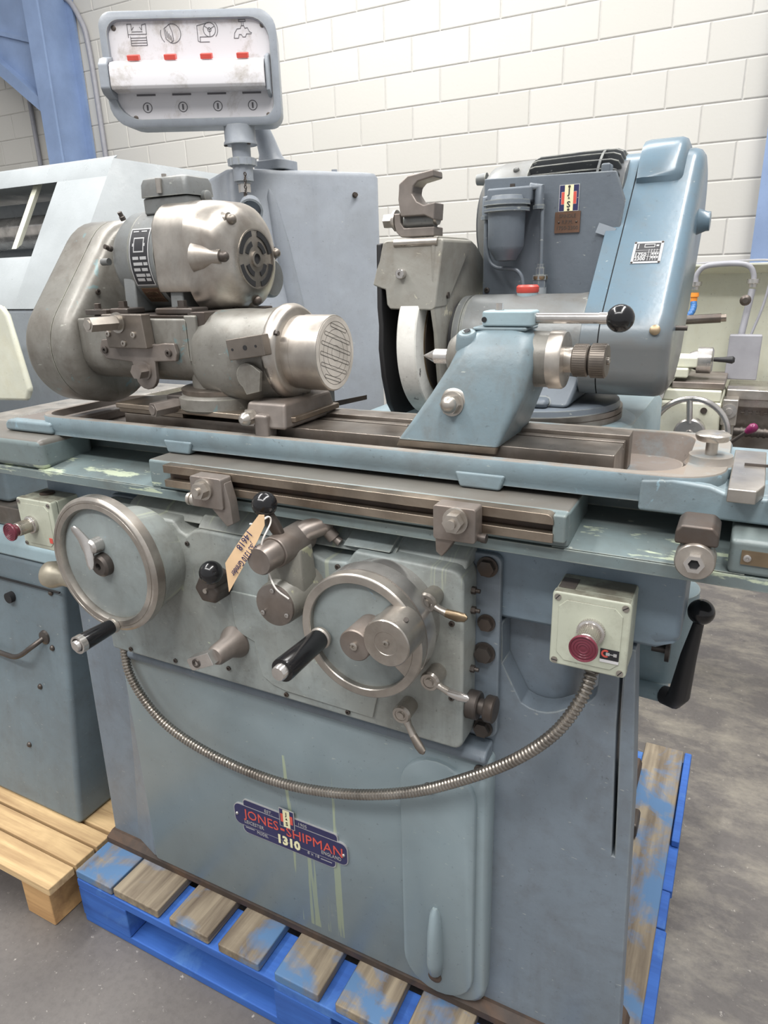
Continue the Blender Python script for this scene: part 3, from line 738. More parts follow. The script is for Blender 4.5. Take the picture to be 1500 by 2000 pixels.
# base casting: front wall with a pocket under the bed and a slit beside the right panel
def yb(z): return .846 + (z-.15)*.008
wallp = [(-1.19, .152), (-.045, .152)] + [(-.066, .70), (-.082, .925), (-.095, .925), (-.092, .80), (-.082, .58), (-.086, .58), (-.097, .80), (-.100, .925)] + \
        [(-.125, .925)] + arc(-.16, .855, .034, 0, -60, 5) + arc(-.205, .845, .05, -60, -120, 4) + arc(-.225, .86, .036, 180+0, 180, 1) + [(-.262, .925), (-1.16, .925)]
g = G(); g.prism(wallp, 'y', .846, .885); g.done('base_front', 'blue', GR, .006, 3)
g = G()
g.loft([[Vector((x, y, z)) for x, y in rrect(x0, x1, .887, 1.60, .03, 4)] for x0, x1, z in ((-1.19, -.14, .152), (-1.165, -.165, .80), (-1.16, -.165, .92))])
g.done('base_casting', 'blue', GR)
g = G(); g.box(-.10, -.072, .886, .93, .16, .69); g.done('side_panel', 'blue', GR, .004)
g = G(); g.loft([[Vector((x, y, z)) for x, y in ((a, c), (b, c), (b, .93), (b-.075, 1.0), (b-.075, 1.62), (a, 1.62))] for a, b, c, z in ((-1.197, -.038, .826, .1505), (-1.197, -.038, .826, .165), (-1.192, -.044, .84, .178))])
g.done('plinth', 'plinth', GR)
g = G(); g.loft([[Vector((x, y, z)) for x, y in ((-1.036, .824), (-1.19, .870), (-1.19, .90), (-1.036, .90))] for z in (.17, .20)] + [[Vector((x, y, z)) for x, y in ((-1.012, .832), (-1.155, .88), (-1.155, .90), (-1.012, .90))] for z in (.70, .92)])
g.done('base_corner', 'blue', GR, .012, 3)
g = G(); g.box(-.13, -.085, 1.16, 1.20, .155, .21); g.done('hold_down_lug', 'iron', GR, .006); g = G(); g.box(-.13, -.09, 1.36, 1.42, .152, .19); g.done('hold_down_lug', 'iron', GR, .006)
# front cover
g = G()
L = []
for y, k in ((.846, 0), (.826, 0), (.820, .006)):
    L.append([(p[0], y, p[1]) for p in rrect(-1.036+k, -.266-k, .176+k, .705-k, (.006, .045, .012, .006), 5)])
g.loft([[Vector(p) for p in q] for q in L]); cov = g.done('front_cover', 'cover', GR, ang=60)
g = G(); g.prism([(.846, .700), (.815, .700), (.808, .706), (.808, .714), (.818, .724), (.846, .726)], 'x', -1.02, -.27); g.done('cover_ledge', 'blue', GR, .004)
# access door in the cover
dr = thing_part = None
def pill(x0, x1, z0, z1, n=12):
    r = (x1-x0)/2; return arc(x0+r, z1-r*.85, r, 0, 180, n) + arc(x0+r, z0+r*.6, r, 180, 360, n)
g = G(); P1 = pill(-.414, -.285, .212, .672); P2 = [( -.3495+(x+.3495)*.965, .44+(z-.44)*.985) for x, z in P1]
g.loft([[Vector((x, .820, z)) for x, z in P1], [Vector((x, .812, z)) for x, z in P1], [Vector((x, .809, z)) for x, z in P2]])
dr = g.done('access_door', 'cover', GR, ang=50)
g = G(); L = []
for z, r, d in ((.385, .004, .004), (.375, .009, .012), (.33, .013, .020), (.27, .014, .022), (.240, .012, .014), (.232, .006, .004)):
    L.append([Vector((-.352+r*math.cos(a), .809-d*math.sin(a), z)) for a in [math.pi*i/8 for i in range(9)]])
g.loft(L); g.done('pull_handle', 'cover', dr)
g = G(); g.lathe((-.353, .812, .226), (0, -1, 0), [(0, .013), (.006, .012), (.009, .006)], 18); g.done('door_latch', 'plinth', dr)
g = G(); g.lathe((-.361, .812, .631), (0, -1, 0), [(0, .010), (.006, .009), (.010, .004)], 18); g.done('door_stud', 'iron', dr)
g = G(); g.lathe((-.281, .822, .684), (0, -1, 0), [(0, .010), (.004, .010), (.004, .005), (.012, .005)], 18); g.done('cover_stud', 'iron', GR)
# nameplate
def plate(par, nm, mat, poly, y0, y1, bev=0): return G().prism(poly, 'y', y0, y1).done(nm, mat, par, bev, 1)
np_ = plate(GR, 'nameplate', 'silver_print', rrect(-.781, -.525, .387, .437, .014), .8165, .820)
for poly in (rrect(-.757, -.545, .43, .4515, .006), rrect(-.763, -.552, .370, .395, .01)):
    plate(np_, 'nameplate_wing', 'silver_print', poly, .8170, .820)
    c = [(a+math.copysign(.0014, -.65-a), b+math.copysign(.0014, .411-b) if abs(b-.411) > .03 else b) for a, b in poly]
    plate(np_, 'nameplate_field', 'navy', c, .8166, .8174)
plate(np_, 'nameplate_field', 'navy', rrect(-.7795, -.5265, .3885, .4355, .0125), .8160, .8166)
bd = plate(np_, 'badge', 'silver_print', rrect(-.6705, -.6365, .4245, .4665, .001), .8150, .8165)
plate(np_, 'badge_field', 'navy', rrect(-.669, -.638, .426, .465, .0005), .8146, .8152)
plate(np_, 'badge_cross', 'red_print', rrect(-.667, -.640, .436, .455, .0005), .8144, .8147)
plate(np_, 'badge_stripe', 'cream_print', rrect(-.661, -.646, .426, .465, .0005), .8141, .8145)
for s, z in (('J', .4565), ('&', .4455), ('S', .4345)): text(s, .0115 if s != '&' else .006, front(-.6535, .8139, z), 'black_print', np_, bold=.0002)
text('JONES', .030, front(-.715, .8156, .4175), 'red_print', np_, width=.082)
text('-', .030, front(-.666, .8156, .4175), 'red_print', np_, bold=.001)
text('SHIPMAN', .030, front(-.596, .8156, .4135), 'red_print', np_, width=.122)
text('LEICESTER', .011, front(-.734, .8156, .3985), 'silver_print', np_, width=.046)
text('ENGLAND', .011, front(-.560, .8156, .3985), 'silver_print', np_, width=.042)
text('EST.', .010, front(-.697, .8164, .4425), 'silver_print', np_, width=.017); text('1905', .010, front(-.620, .8164, .4425), 'silver_print', np_, width=.018)
text('MODEL', .010, front(-.716, .8164, .3815), 'silver_print', np_, width=.026)
text('1310', .027, front(-.655, .8155, .389), 'cream_print', np_, width=.050, bold=.0012)
text('8 x 18', .009, front(-.600, .8164, .383), 'silver_print', np_, width=.026)
plate(np_, 'nameplate_rule', 'silver_print', rrect(-.756, -.735, .3835, .3848, 0), .8162, .8167); plate(np_, 'nameplate_rule', 'silver_print', rrect(-.584, -.560, .3805, .3818, 0), .8162, .8167)
for x in (-.7735, -.533): G().sphere((x, .816, .412), .0035, 12).done('rivet', 'bright', np_)

# bed
g = G()
g.loft([[Vector((x, y, z)) for y, z in ((.850+k, .930+k), (.846, .95), (.846, 1.058), (.98, 1.058), (.98, .930+k))] for x, k in ((-1.195, .012), (-1.17, 0), (-.06, 0), (-.032, .012))])
g.done('bed', 'bed_blue', GR, .012, 3)
g = G(); g.box(-1.17, -.13, .981, 1.55, .925, 1.057); g.done('rear_bed', 'bed_blue', GR, .01)
# sliding carriage with the rail pad, troughs and end pods
g = G()
g.box(-1.38, .40, .785, 1.06, 1.060, 1.0755)
for a, b in ((-1.105, -.845), (-.165, .006)):
    g.prism([(.787, 1.076), (.787, 1.077), (.87, 1.089), (.94, 1.090), (.94, 1.076)], 'x', a-.02, b+.02)
g.box(-1.38, .40, .925, 1.06, 1.0758, 1.1165)
g.done('carriage', 'carriage', GR, .006, 3)
g = G(); g.box(-.845, -.165, .786, .90, 1.0762, 1.124); g.done('rail_pad', 'carriage', GR, .005, 3)
g = G(); g.box(-1.38, -1.105, .785, .90, 1.0762, 1.132); g.done('carriage_end', 'carriage', GR, .012, 3)
g = G(); g.box(.008, .40, .785, .90, 1.0762, 1.117); g.done('carriage_end', 'carriage', GR, .006, 3)
g = G(); g.prism(rrect(.020, .3, 1.090, 1.106, .001), 'y', .783, .786); ip = g.done('scale_plate', 'brass', GR)
G().screw((.026, .783, 1.098), (0, -1, 0), .004).done('screw', 'bright', ip)
for z0, z1 in ((1.110, 1.123), (1.087, 1.099)):
    g = G(); rr = (.001, .001, .010, .001) if z0 > 1.1 else (.001, .001, .001, .001)
    g.prism(rrect(-.797, -.180, z0, z1, rr, 4), 'y', .770, .788); g.done('dog_rail', 'rail', GR, .0015, 2)
G().box(-.797, -.182, .7845, .7862, 1.0985, 1.1105).done('rail_slot', 'plinth', GR)  # dark fill: oil grime plus the slot's shadow put into the colour
g = G(); g.box(-.182, -.166, .772, .788, 1.087, 1.123); g.done('rail_end', 'carriage', GR, .003)
# trip dogs
def dog(x0, x1, z0, z1, fin, side):
    g = G(); g.prism(rrect(x0, x1, z0, z1, .004, 3), 'y', .744, .7695); d = g.done('trip_dog', 'rusty', GR, .0015)
    cx, cz = (x0+x1)/2-.003*side, (z0+z1)/2+.006
    g = G(); g.cyl((cx, .744, cz), (cx, .740, cz), .0165); g.cyl((cx, .740, cz), (cx, .728, cz), .0125, n=6); g.cyl((cx, .728, cz), (cx, .724, cz), .006, n=14); g.done('clamp_nut', 'steel', d)
    g = G(); g.prism(fin, 'y', .748, .766); g.done('trip_finger', 'rusty', d, .0015)
    return d
d = dog(-.719, -.660, 1.073, 1.121, [(-.688, 1.074), (-.664, 1.098), (-.657, 1.115), (-.650, 1.085), (-.648, 1.052), (-.660, 1.046)], 1)
g = G(); g.lathe((-.715, .757, 1.079), (-1, 0, 0), [(0, .006), (.006, .006), (.006, .010), (.013, .010), (.014, .008), (.016, .008), (.016, .010), (.021, .010)], 18); g.done('adjusting_screw', 'steel', d)
d = dog(-.324, -.268, 1.081, 1.126, [(-.323, 1.082), (-.296, 1.082), (-.306, 1.066), (-.314, 1.056), (-.322, 1.062)], -1)
g = G(); g.lathe((-.268, .757, 1.086), (1, 0, 0), [(0, .005), (.004, .005), (.004, .006), (.010, .006)], 16); g.done('adjusting_screw', 'iron', d)
# swivelling table with its trough
g = G()
o = rrect(-1.175, -.004, .83, 1.075, (.055, .06, .05, .06), 7); i = rrect(-1.163, -.050, .842, 1.063, (.045, .055, .04, .05), 7)
lo = [(p[0], p[1]+.003 if p[1] < .95 else p[1]) for p in o]
i2 = [(p[0]+(.012 if p[0] < -.6 else -.012), p[1]+(.012 if p[1] < .95 else -.012)) for p in i]
v3 = lambda q, z: [Vector((a, b, z)) for a, b in q]
g.loft([v3(lo, 1.132), v3(lo, 1.140), v3(o, 1.145), v3(o, 1.164), v3([(p[0], p[1]) for p in rrect(-1.173, -.006, .832, 1.073, (.053, .058, .05, .06), 7)], 1.167), v3(i, 1.167), v3(i2, 1.134)])
g.done('swivel_table', 'table', GR, ang=35)
for a, b, z in ((-.845, -.790, 1.1247), (-.326, -.262, 1.1247)):
    g = G(); g.prism([(a-.004, 1.147), (a+.004, z), (b-.004, z), (b+.004, 1.147)], 'y', .828, .88); g.done('table_foot', 'table', GR, .004)
g = G(); g.prism([(-.095, 1.122), (.40, 1.118), (.40, 1.152), (.003, 1.152), (-.02, 1.160), (-.06, 1.1635), (-.095, 1.16)], 'y', .828, .8435); g.done('table_end', 'table', GR, .004, 3)
g = G(); g.box(-.048, .40, .844, 1.07, 1.120, 1.152); g.done('table_end', 'table', GR, .003)
g = G(); g.prism([(-1.25, 1.133), (-1.12, 1.133), (-1.12, 1.155), (-1.24, 1.155), (-1.25, 1.148)], 'y', .825, 1.05); g.done('table_end', 'table', GR, .006, 3)
g = G(); g.prism([(-.002, .800), (.026, .800), (.034, .830), (.036, .985), (.0, .985)], 'z', 1.1525, 1.168); g.done('scale_pad', 'steel', GR, .0015)
g = G(); g.prism([(.040, .815), (.40, .815), (.40, .985), (.044, .985), (.042, .84)], 'z', 1.1525, 1.166); g.done('scale_pad', 'steel', GR, .0015)
G().box(.012, .06, .905, .908, 1.168, 1.171).done('pointer', 'iron', GR)
# machined ways in the trough
g = G(); g.box(-.97, -.132, .866, .934, 1.135, 1.1765); g.box(-.97, -.132, .941, .955, 1.135, 1.1765); g.box(-.97, -.132, .93, .945, 1.135, 1.168)
g.done('table_way', 'way', GR, .0012, 2)
g = G(); g.prism([(.957, 1.135), (.957, 1.182), (.985, 1.184), (.985, 1.135)], 'x', -.97, -.128); g.done('table_way', 'way', GR, .0012, 2)
g = G(); g.box(-.45, -.39, .934, .943, 1.1765, 1.1768); g.done('way_slot', 'dark', GR)
# knob on the right end of the trough
g = G(); g.lathe((-.026, .915, 1.150), (0, 0, 1), [(0, .030), (.014, .030), (.018, .026), (.026, .025), (.026, .012)], 28); g.done('table_boss', 'table', GR)
g = G(); g.lathe((-.026, .915, 1.176), (0, 0, 1), [(0, .007), (.016, .007), (.018, .018), (.022, .020), (.025, .020), (.027, .017)], 28); g.done('table_knob', 'steel', GR)
# taper adjusting screw at the right front
g = G(); g.prism([(-.046, 1.116), (-.003, 1.116), (-.003, 1.131), (-.010, 1.138), (-.040, 1.138), (-.046, 1.131)], 'y', .750, .80); g.done('screw_bracket', 'iron', GR, .003)
g = G(); g.lathe((-.0235, .788, 1.099), (0, -1, 0), [(-.02, .014), (.018, .014), (.018, .0185), (.020, .0205), (.040, .0205), (.042, .0190), (.042, .009)], 36); g.done('adjusting_dial', 'steel', GR)
g = G(); g.ring((-.0235, .746, 1.099), (0, -1, 0), .0105, .006, 0, .007, 6); g.done('dial_nut', 'bright', GR)
G().cyl((-.0235, .7455, 1.099), (-.0235, .742, 1.099), .0065).done('dial_bore', 'dark', GR)

# ------------------------------------------------------------------ apron
apoly = [(-1.0, .742)] + arc(-.310, .756, .014, -90, 0, 4) + arc(-.314, 1.006, .018, 0, 90, 4) + [(-.46, 1.028), (-.475, 1.008), (-.51, 1.005), (-.535, 1.012), (-.60, 1.016), (-.745, 1.018), (-.760, 1.015), (-.776, 1.004), (-.79, 1.010), (-.802, 1.026), (-.99, 1.03), (-1.0, 1.02)]
g = G(); g.prism(apoly, 'y', .780, .834); g.done('apron', 'apron', GR, .005, 3)
g = G(); g.prism(rrect(-1.0, -.262, .735, 1.032, (.004, .016, .012, .004)), 'y', .834, .8455); g.done('apron_flange', 'blue', GR, .003)
g = G(); g.prism([(.800, 1.018), (.815, 1.034), (.845, 1.046), (.845, 1.018)], 'x', -.93, -.30); g.done('apron_top', 'apron', GR, .003)
g = G(); g.prism([(.784, 1.0175), (.800, 1.033), (.835, 1.048), (.84, 1.03)], 'x', -.755, -.64); g.done('apron_hood', 'apron', GR, .003)
for a, b, dz in ((-.49, -.405, 0), (-.485, -.41, .004)):
    g = G(); g.prism([(.798-dz*2, 1.0255+dz), (.83, 1.043+dz), (.84, 1.043+dz), (.84, 1.02)], 'x', a, b); g.done('top_cover', 'apron', GR, .001)
fp = [(-.694, .922), (-.692, .862), (-.684, .848), (-.655, .838), (-.650, .80), (-.645, .777), (-.625, .765), (-.60, .760), (-.44, .757), (-.43, .80), (-.43, .922)]
g = G(); g.prism(fp, 'y', .7765, .781); g.done('inspection_plate', 'apron', GR, .0015)
for x, z in ((-.352+.04, .946), (-.312, .828), (-.485, .753), (-.601, .752), (-.718, .771), (-.84, .755), (-.95, .752), (-.386, 1.004), (-.489, .999), (-.775, .99), (-.685, .915), (-.635, .775)):
    G().screw((x, .7795, z), (0, -1, 0), .0042).done('screw', 'iron', GR)
for x, z, r in ((-.281, 1.014, .012), (-.281, .928, .0105), (-.283, .880, .013), (-.283, .752, .012)):
    G().bolt((x, .833, z), (0, -1, 0), r).done('flange_bolt', 'iron', GR)
for z in (.985, .955, .862):
    g = G(); g.cyl((-.298, .812, z), (-.290, .812, z), .0055, n=6); g.cyl((-.290, .812, z), (-.284, .812, z), .003); g.done('side_bolt', 'iron', GR)
g = G(); g.lathe((-.297, .805, .808), (1, 0, 0), [(0, .018), (.002, .021), (.016, .021), (.018, .019), (.018, .012), (.026, .012), (.027, .018), (.029, .0195), (.040, .0195), (.042, .017)], 30); g.done('flow_knob', 'iron', GR)

# left handwheel
WL = thing_l = G().lathe((-.872, .782, .955), (0, -1, 0), [(0, .086), (.045, .092), (.058, .098), (.060, .09)], 48).done('handwheel', 'apron', GR, label='left handwheel with a plain steel rim')
c = Vector((-.888, .700, .962))
g = G(); g.lathe(c, (0, -1, 0), [(-.022, .108), (-.022, .113), (-.020, .116), (-.004, .116), (0, .112), (.0005, .111), (.0005, .1075), (-.0005, .107), (-.0005, .1065), (.0005, .106), (.0005, .0975), (-.004, .096), (-.012, .095), (-.022, .095)], 72); g.done('rim', 'steel', WL, ang=25)
g = G(); g.lathe(c, (0, -1, 0), [(-.02, .096), (-.010, .0955), (-.007, .088), (-.0065, .001)], 48); g.done('wheel_face', 'wheel_paint', WL)
g = G(); g.lathe(c+Vector((.0, 0, .002)), (0, -1, 0), [(-.008, .020), (.004, .019), (.008, .015), (.008, .006), (.002, .005)], 28); g.done('hub', 'iron', WL)
wc = c+Vector((-.014, 0, .038))
g = G(); g.lathe(wc+Vector((.008, 0, -.002)), (0, -1, 0), [(-.01, .013), (.010, .0125), (.014, .009)], 20); g.done('clamp_boss', 'bright', WL)
g = G(); L = []
for t, w_, th, y in ((-.036, .004, .003, -.020), (-.03, .008, .005, -.018), (-.012, .009, .007, -.012), (0, .013, .008, -.010), (.012, .009, .007, -.012), (.030, .008, .005, -.018), (.038, .004, .003, -.020)):
    dx, dz = .36, -.93; px, pz = wc.x+t*dx, wc.z+t*dz
    L.append([Vector((px+.93*w_*math.cos(a), wc.y+y-th*math.sin(a), pz+.36*w_*math.cos(a))) for a in [2*math.pi*i/12 for i in range(12)]])
g.loft(L); g.done('wing_clamp', 'bright', WL)
gx, gz = -.883, .857
g = G(); g.lathe((gx, .699, gz), (0, -1, 0), [(0, .0135), (.003, .0135), (.003, .0122), (.008, .0118)], 22); g.done('grip_collar', 'steel', WL)
g = G(); g.lathe((gx, .694, gz), (0, -1, 0), [(0, .0115), (.005, .0125), (.062, .0148), (.064, .014), (.064, .010)], 26); g.done('grip', 'black', WL)
g = G(); g.ring((gx, .635, gz), (0, -1, 0), .0150, .0118, 0, .010, 26); g.lathe((gx, .64, gz), (0, -1, 0), [(0, .009), (.018, .009), (.020, .0075)], 20); g.done('grip_end', 'bright', WL)

# right handwheel
c = Vector((-.412, .700, .942))
WR = G().lathe(c+Vector((0, .082, 0)), (0, -1, 0), [(0, .082), (.030, .083), (.032, .0885), (.034, .090), (.060, .090), (.061, .086), (.066, .084)], 72).done('handwheel', 'bright', GR, ang=22, label='right handwheel with an offset steel dial')
g = G(); g.lathe(c, (0, -1, 0), [(-.018, .086), (-.017, .0905), (-.002, .091), (0, .0895), (.0005, .0885), (.0005, .0785), (-.001, .0775), (-.008, .0775), (-.014, .078), (-.018, .085)], 72); g.done('rim', 'steel', WR, ang=25)
g = G(); g.lathe(c, (0, -1, 0), [(-.017, .0785), (-.009, .0782), (-.0075, .070), (-.0075, .001)], 48); g.done('wheel_face', 'wheel_paint', WR)
g = G()
cr = arc(c.x, c.z, .0785, -32, 46, 12) + [(c.x+.040, c.z+.046)] + arc(c.x+.046, c.z+.010, .034, 100, 262, 10) + [(c.x+.050, c.z-.028)]
g.prism(cr, 'y', .6985, .712); g.done('crescent', 'steel', WR, .001)
g = G(); g.lathe((-.396, .712, .955), (0, -1, 0), [(0, .0215), (.051, .022), (.0525, .0205)], 36); k1 = g.done('small_dial', 'rusty', WR)
G().screw((-.396, .6595, .955), (0, -1, 0), .0055).done('dial_screw', 'steel', WR)
g = G(); g.lathe((-.350, .705, .970), (0, -1, 0), [(0, .0318), (.046, .0318), (.0475, .0305), (.0475, .016), (.0470, .0155), (.0470, .001)], 40); g.done('large_dial', 'steel', WR, ang=25)
G().screw((-.350, .6585, .970), (0, -1, 0), .0045).done('dial_screw', 'steel', WR)
G().cyl((-.332, .680, .996), (-.3305, .676, .9985), .003).done('dial_mark', 'iron', WR)
gx, gz = -.474, .927
g = G(); g.lathe((gx, .703, gz), (0, -1, 0), [(0, .016), (.004, .016), (.006, .0135)], 22); g.done('grip_collar', 'steel', WR)
g = G(); g.lathe((gx, .698, gz), (0, -1, 0), [(0, .0135), (.004, .0145), (.084, .0165), (.088, .0160), (.088, .011)], 26); g.done('grip', 'black', WR)
g = G(); g.lathe((gx, .62, gz), (0, -1, 0), [(0, .0105), (.018, .0105), (.020, .009)], 22); g.done('grip_end', 'bright', WR)

# table drive lever group
TB = (G().lathe((-.553, .782, .957), (.0, -1, .0), [(0, .042), (.02, .036), (.068, .033), (.071, .031)], 32)).done('lever_bracket', 'bracket', GR)
g = G(); g.lathe((-.553, .711, .957), (0, -1, 0), [(0, .0315), (.004, .0315), (.005, .030)], 36); g.done('bracket_cap', 'rusty', TB)
for a in (90, 215, 335):
    G().screw((-.553+.024*math.cos(R(a)), .7055, .957+.024*math.sin(R(a))), (0, -1, 0), .0035).done('screw', 'bright', TB)
g = G(); L = []
for x, z, w_, y0, y1 in ((-.553, .957, .033, .722, .775), (-.553, .985, .030, .724, .775), (-.552, 1.01, .027, .728, .775), (-.551, 1.032, .024, .732, .775)):
    L.append([Vector((x-w_, y0+.012, z)), Vector((x-w_*.6, y0, z)), Vector((x+w_*.6, y0, z)), Vector((x+w_, y0+.012, z)), Vector((x+w_, y1, z)), Vector((x-w_, y1, z))])
g.loft(L); g.done('bracket_web', 'bracket', TB, .004, 3)
g = G(); g.cyl((-.551, .79, 1.036), (-.551, .712, 1.036), .023, n=28); g.done('pivot_boss', 'rusty', TB, .002)
g = G(); g.lathe((-.551, .716, 1.036), (0, -1, 0), [(-.01, .0195), (.034, .0205), (.037, .0185)], 30); g.done('pivot_knob', 'rusty', TB)
g = G(); g.tube([(-.551, .765, 1.036), (-.538, .78, 1.048), (-.52, .795, 1.054)], [.018, .016, .015], 16); g.sphere((-.52, .796, 1.054), .015, 16); g.cyl((-.52, .796, 1.052), (-.505, .80, 1.034), .010); g.cyl((-.505, .80, 1.034), (-.495, .80, 1.028), .006); g.done('rear_arm', 'rusty', TB)
g = G(); g.tube([(-.552, .735, 1.050), (-.558, .728, 1.072), (-.5635, .722, 1.094)], [.0075, .0095, .0065], 14); g.done('lever_rod', 'iron', TB)
g = G(); g.sphere((-.5645, .720, 1.103), .0178, 28); g.done('lever_ball', 'black', TB)
# small ball lever
SL = G().lathe((-.712, .782, .934), (0, -1, 0), [(0, .026), (.034, .026), (.040, .022)], 6).done('stop_lever', 'iron', GR, .003)
g = G(); g.prism([(-.708, .938), (-.69, .942), (-.682, .962), (-.696, .968)], 'y', .738, .768); g.done('lever_arm', 'iron', SL, .003)
G().sphere((-.690, .735, .972), .0185, 28).done('lever_ball', 'black', SL)
G().cyl((-.712, .742, .934), (-.712, .739, .934), .004).done('centre_drill', 'steel', SL)
# pointer lever
PL = G().lathe((-.697, .782, .827), (0, -1, 0), [(0, .0285), (.006, .028), (.022, .019), (.05, .017), (.055, .014)], 30).done('selector_lever', 'rusty', GR)
g = G(); m = Matrix.Translation((-.702, .722, .827)) @ Matrix.Rotation(R(-26), 4, 'Y')
g.prism(rrect(-.043, .010, -.011, .011, (.006, .001, .001, .006)), 'y', -.009, .009, m @ Matrix.Rotation(R(55), 4, 'Y') @ Matrix.Rotation(R(-55), 4, 'Y')); g.done('selector_handle', 'bright', PL, .002)
g = G(); g.ring(m @ Vector((-.024, -.009, 0)), (0, -1, 0), .0075, .0045, -.001, .002, 20); g.done('handle_ring', 'iron', PL)
# three clamp levers
for x, z, a, mt, nm in ((-.337, .985, -4, 'brass', 'brass tipped clamp lever'), (-.333, .866, -4, 'bright', None), (-.378, .799, -50, 'trimgrey', None)):
    g = G(); g.lathe((x, .782, z), (0, -1, 0), [(0, .013), (.018, .0135), (.03, .0145), (.034, .0125), (.034, .009), (.033, .0085), (.033, .006), (.036, .0058), (.036, .002)], 26); cl = g.done('clamp_lever', 'steel', GR, ang=25, label=nm)
    g = G(); L = []; d = Vector((math.cos(R(a)), -.28, math.sin(R(a)))).normalized(); n2 = Vector((-math.sin(R(a)), 0, math.cos(R(a))))
    for t, w_, h in ((.008, .007, .008), (.018, .0045, .006), (.030, .0055, .006), (.048, .0075, .005), (.060, .006, .004), (.064, .002, .002)):
        p = Vector((x, .758, z))+d*t+Vector((0, 0, -.006*math.sin(t/.064*math.pi)))
        L.append([p+n2*w_*math.cos(b)+Vector((0, -1, 0))*h*math.sin(b) for b in [2*math.pi*i/12 for i in range(12)]])
    g.loft(L[:3]); g.done('lever_neck', 'steel', cl); g = G(); g.loft(L[2:]); g.done('lever_handle', mt, cl)

# stop button boxes
def stopbox(x0, x1, z0, z1, yf, yb, bx, bz, right):
    g = G(); g.prism(rrect(x0, x1, z0, z1, .004, 3), 'y', yf+.016, yb); b = g.done('stop_box', 'box_green', GR, .002, label='pale green stop button box at the '+('right' if right else 'left')+' of the machine')
    g = G(); g.prism(rrect(x0-.001, x1+.001, z0-.001, z1+.001, .005, 3), 'y', yf, yf+.0155); g.done('lid', 'box_green', b, .003, 3)
    k = .008; oct_ = [(x0+k+.010, z0+k), (x1-k-.010, z0+k), (x1-k, z0+k+.010), (x1-k, z1-k-.010), (x1-k-.010, z1-k), (x0+k+.010, z1-k), (x0+k, z1-k-.010), (x0+k, z0+k+.010)]
    G().prism(oct_, 'y', yf-.0012, yf+.001).done('lid_panel', 'box_green', b, .0008)
    for x in (x0+.006, x1-.006):
        for z in (z0+.006, z1-.006):
            g = G(); g.cyl((x, yf+.001, z), (x, yf-.0015, z), .0042, n=16); s_ = g.done('lid_screw', 'steel', b)
            G().box(-.0038, .0038, -.0004, .0001, -.0005, .0005, Matrix.Translation((x, yf-.0015, z)) @ Matrix.Rotation(R(random.uniform(-60, 60)), 4, 'Y')).done('screw_slot', 'dark', b)
    g = G(); g.lathe((bx, yf-.001, bz), (0, -1, 0), [(0, .0165), (.006, .0165), (.007, .0145), (.009, .0145)], 36)
    for i in range(36):
        a = 2*math.pi*i/36; g.box(-.0008, .0008, -.006, 0, .016, .0172, Matrix.Translation((bx, yf-.001, bz)) @ Matrix.Rotation(a, 4, 'Y'))
    g.done('button_nut', 'bright', b)
    g = G(); g.lathe((bx, yf-.008, bz), (0, -1, 0), [(0, .0125), (.026, .0125), (.027, .0115)], 30)
    for i in range(30):
        a = 2*math.pi*i/30; g.box(-.0005, .0005, -.024, -.003, .0123, .0131, Matrix.Translation((bx, yf-.008, bz)) @ Matrix.Rotation(a, 4, 'Y'))
    g.done('button_sleeve', 'steel', b)
    g = G(); g.lathe((bx, yf-.03, bz), (0, -1, 0), [(0, .010), (.006, .0105), (.012, .0135), (.015, .0168), (.018, .0172), (.020, .0165), (.0195, .0150), (.0185, .0145), (.0192, .0125), (.0192, .0115), (.0185, .011), (.0192, .009), (.0192, .008), (.0185, .0075), (.0192, .0055), (.0185, .004), (.019, .001)], 36)
    g.done('stop_button', 'maroon', b, ang=25)
    return b
SB = stopbox(-.179, -.086, .917, 1.018, .785, .846, -.1295, .974, True)
plate(SB, 'maker_plate', 'black_print', rrect(-.117, -.0945, .9395, .9535, .0004), .7828, .7838)
plate(SB, 'maker_strip', 'white_print', rrect(-.117, -.0945, .935, .9390, .0004), .7829, .7838)
g = G(); g.prism(arc(-.1105, .9475, .0052, 50, 310, 14)+arc(-.1105, .9475, .0030, 310, 50, 14), 'y', .7822, .7828); g.done('maker_mark', 'red_print', SB)
g = G(); g.box(-.1100, -.1055, .7818, .7824, .9455, .9495); g.box(-.1055, -.1010, .7818, .7824, .9470, .9480); g.box(-.1010, -.0970, .7818, .7824, .9455, .9495); g.done('maker_mark', 'silver_print', SB)
g = G(); g.box(-.176, -.156, .80, .83, 1.0185, 1.0192); g.done('old_label', 'rusty', SB); 
stopbox(-1.203, -1.108, .918, 1.015, .785, .85, -1.168, .966, False)
G().lathe((-1.165, .825, 1.0155), (0, 0, 1), [(0, .014), (.002, .014), (.003, .012)], 20).done('blanking_plug', 'plinth', GR)
plate(GR, 'warning_mark', 'red_print', rrect(-1.126, -1.118, .934, .944, .0004), .7828, .7838)
# white metal knob at the left of the base
g = G(); g.lathe((-1.125, .835, .838), (-1, -.12, 0), [(0, .022), (.03, .0205), (.045, .019), (.058, .024), (.072, .028), (.086, .026), (.094, .018), (.098, .006)], 32); g.done('hand_knob', 'knobcream', GR)

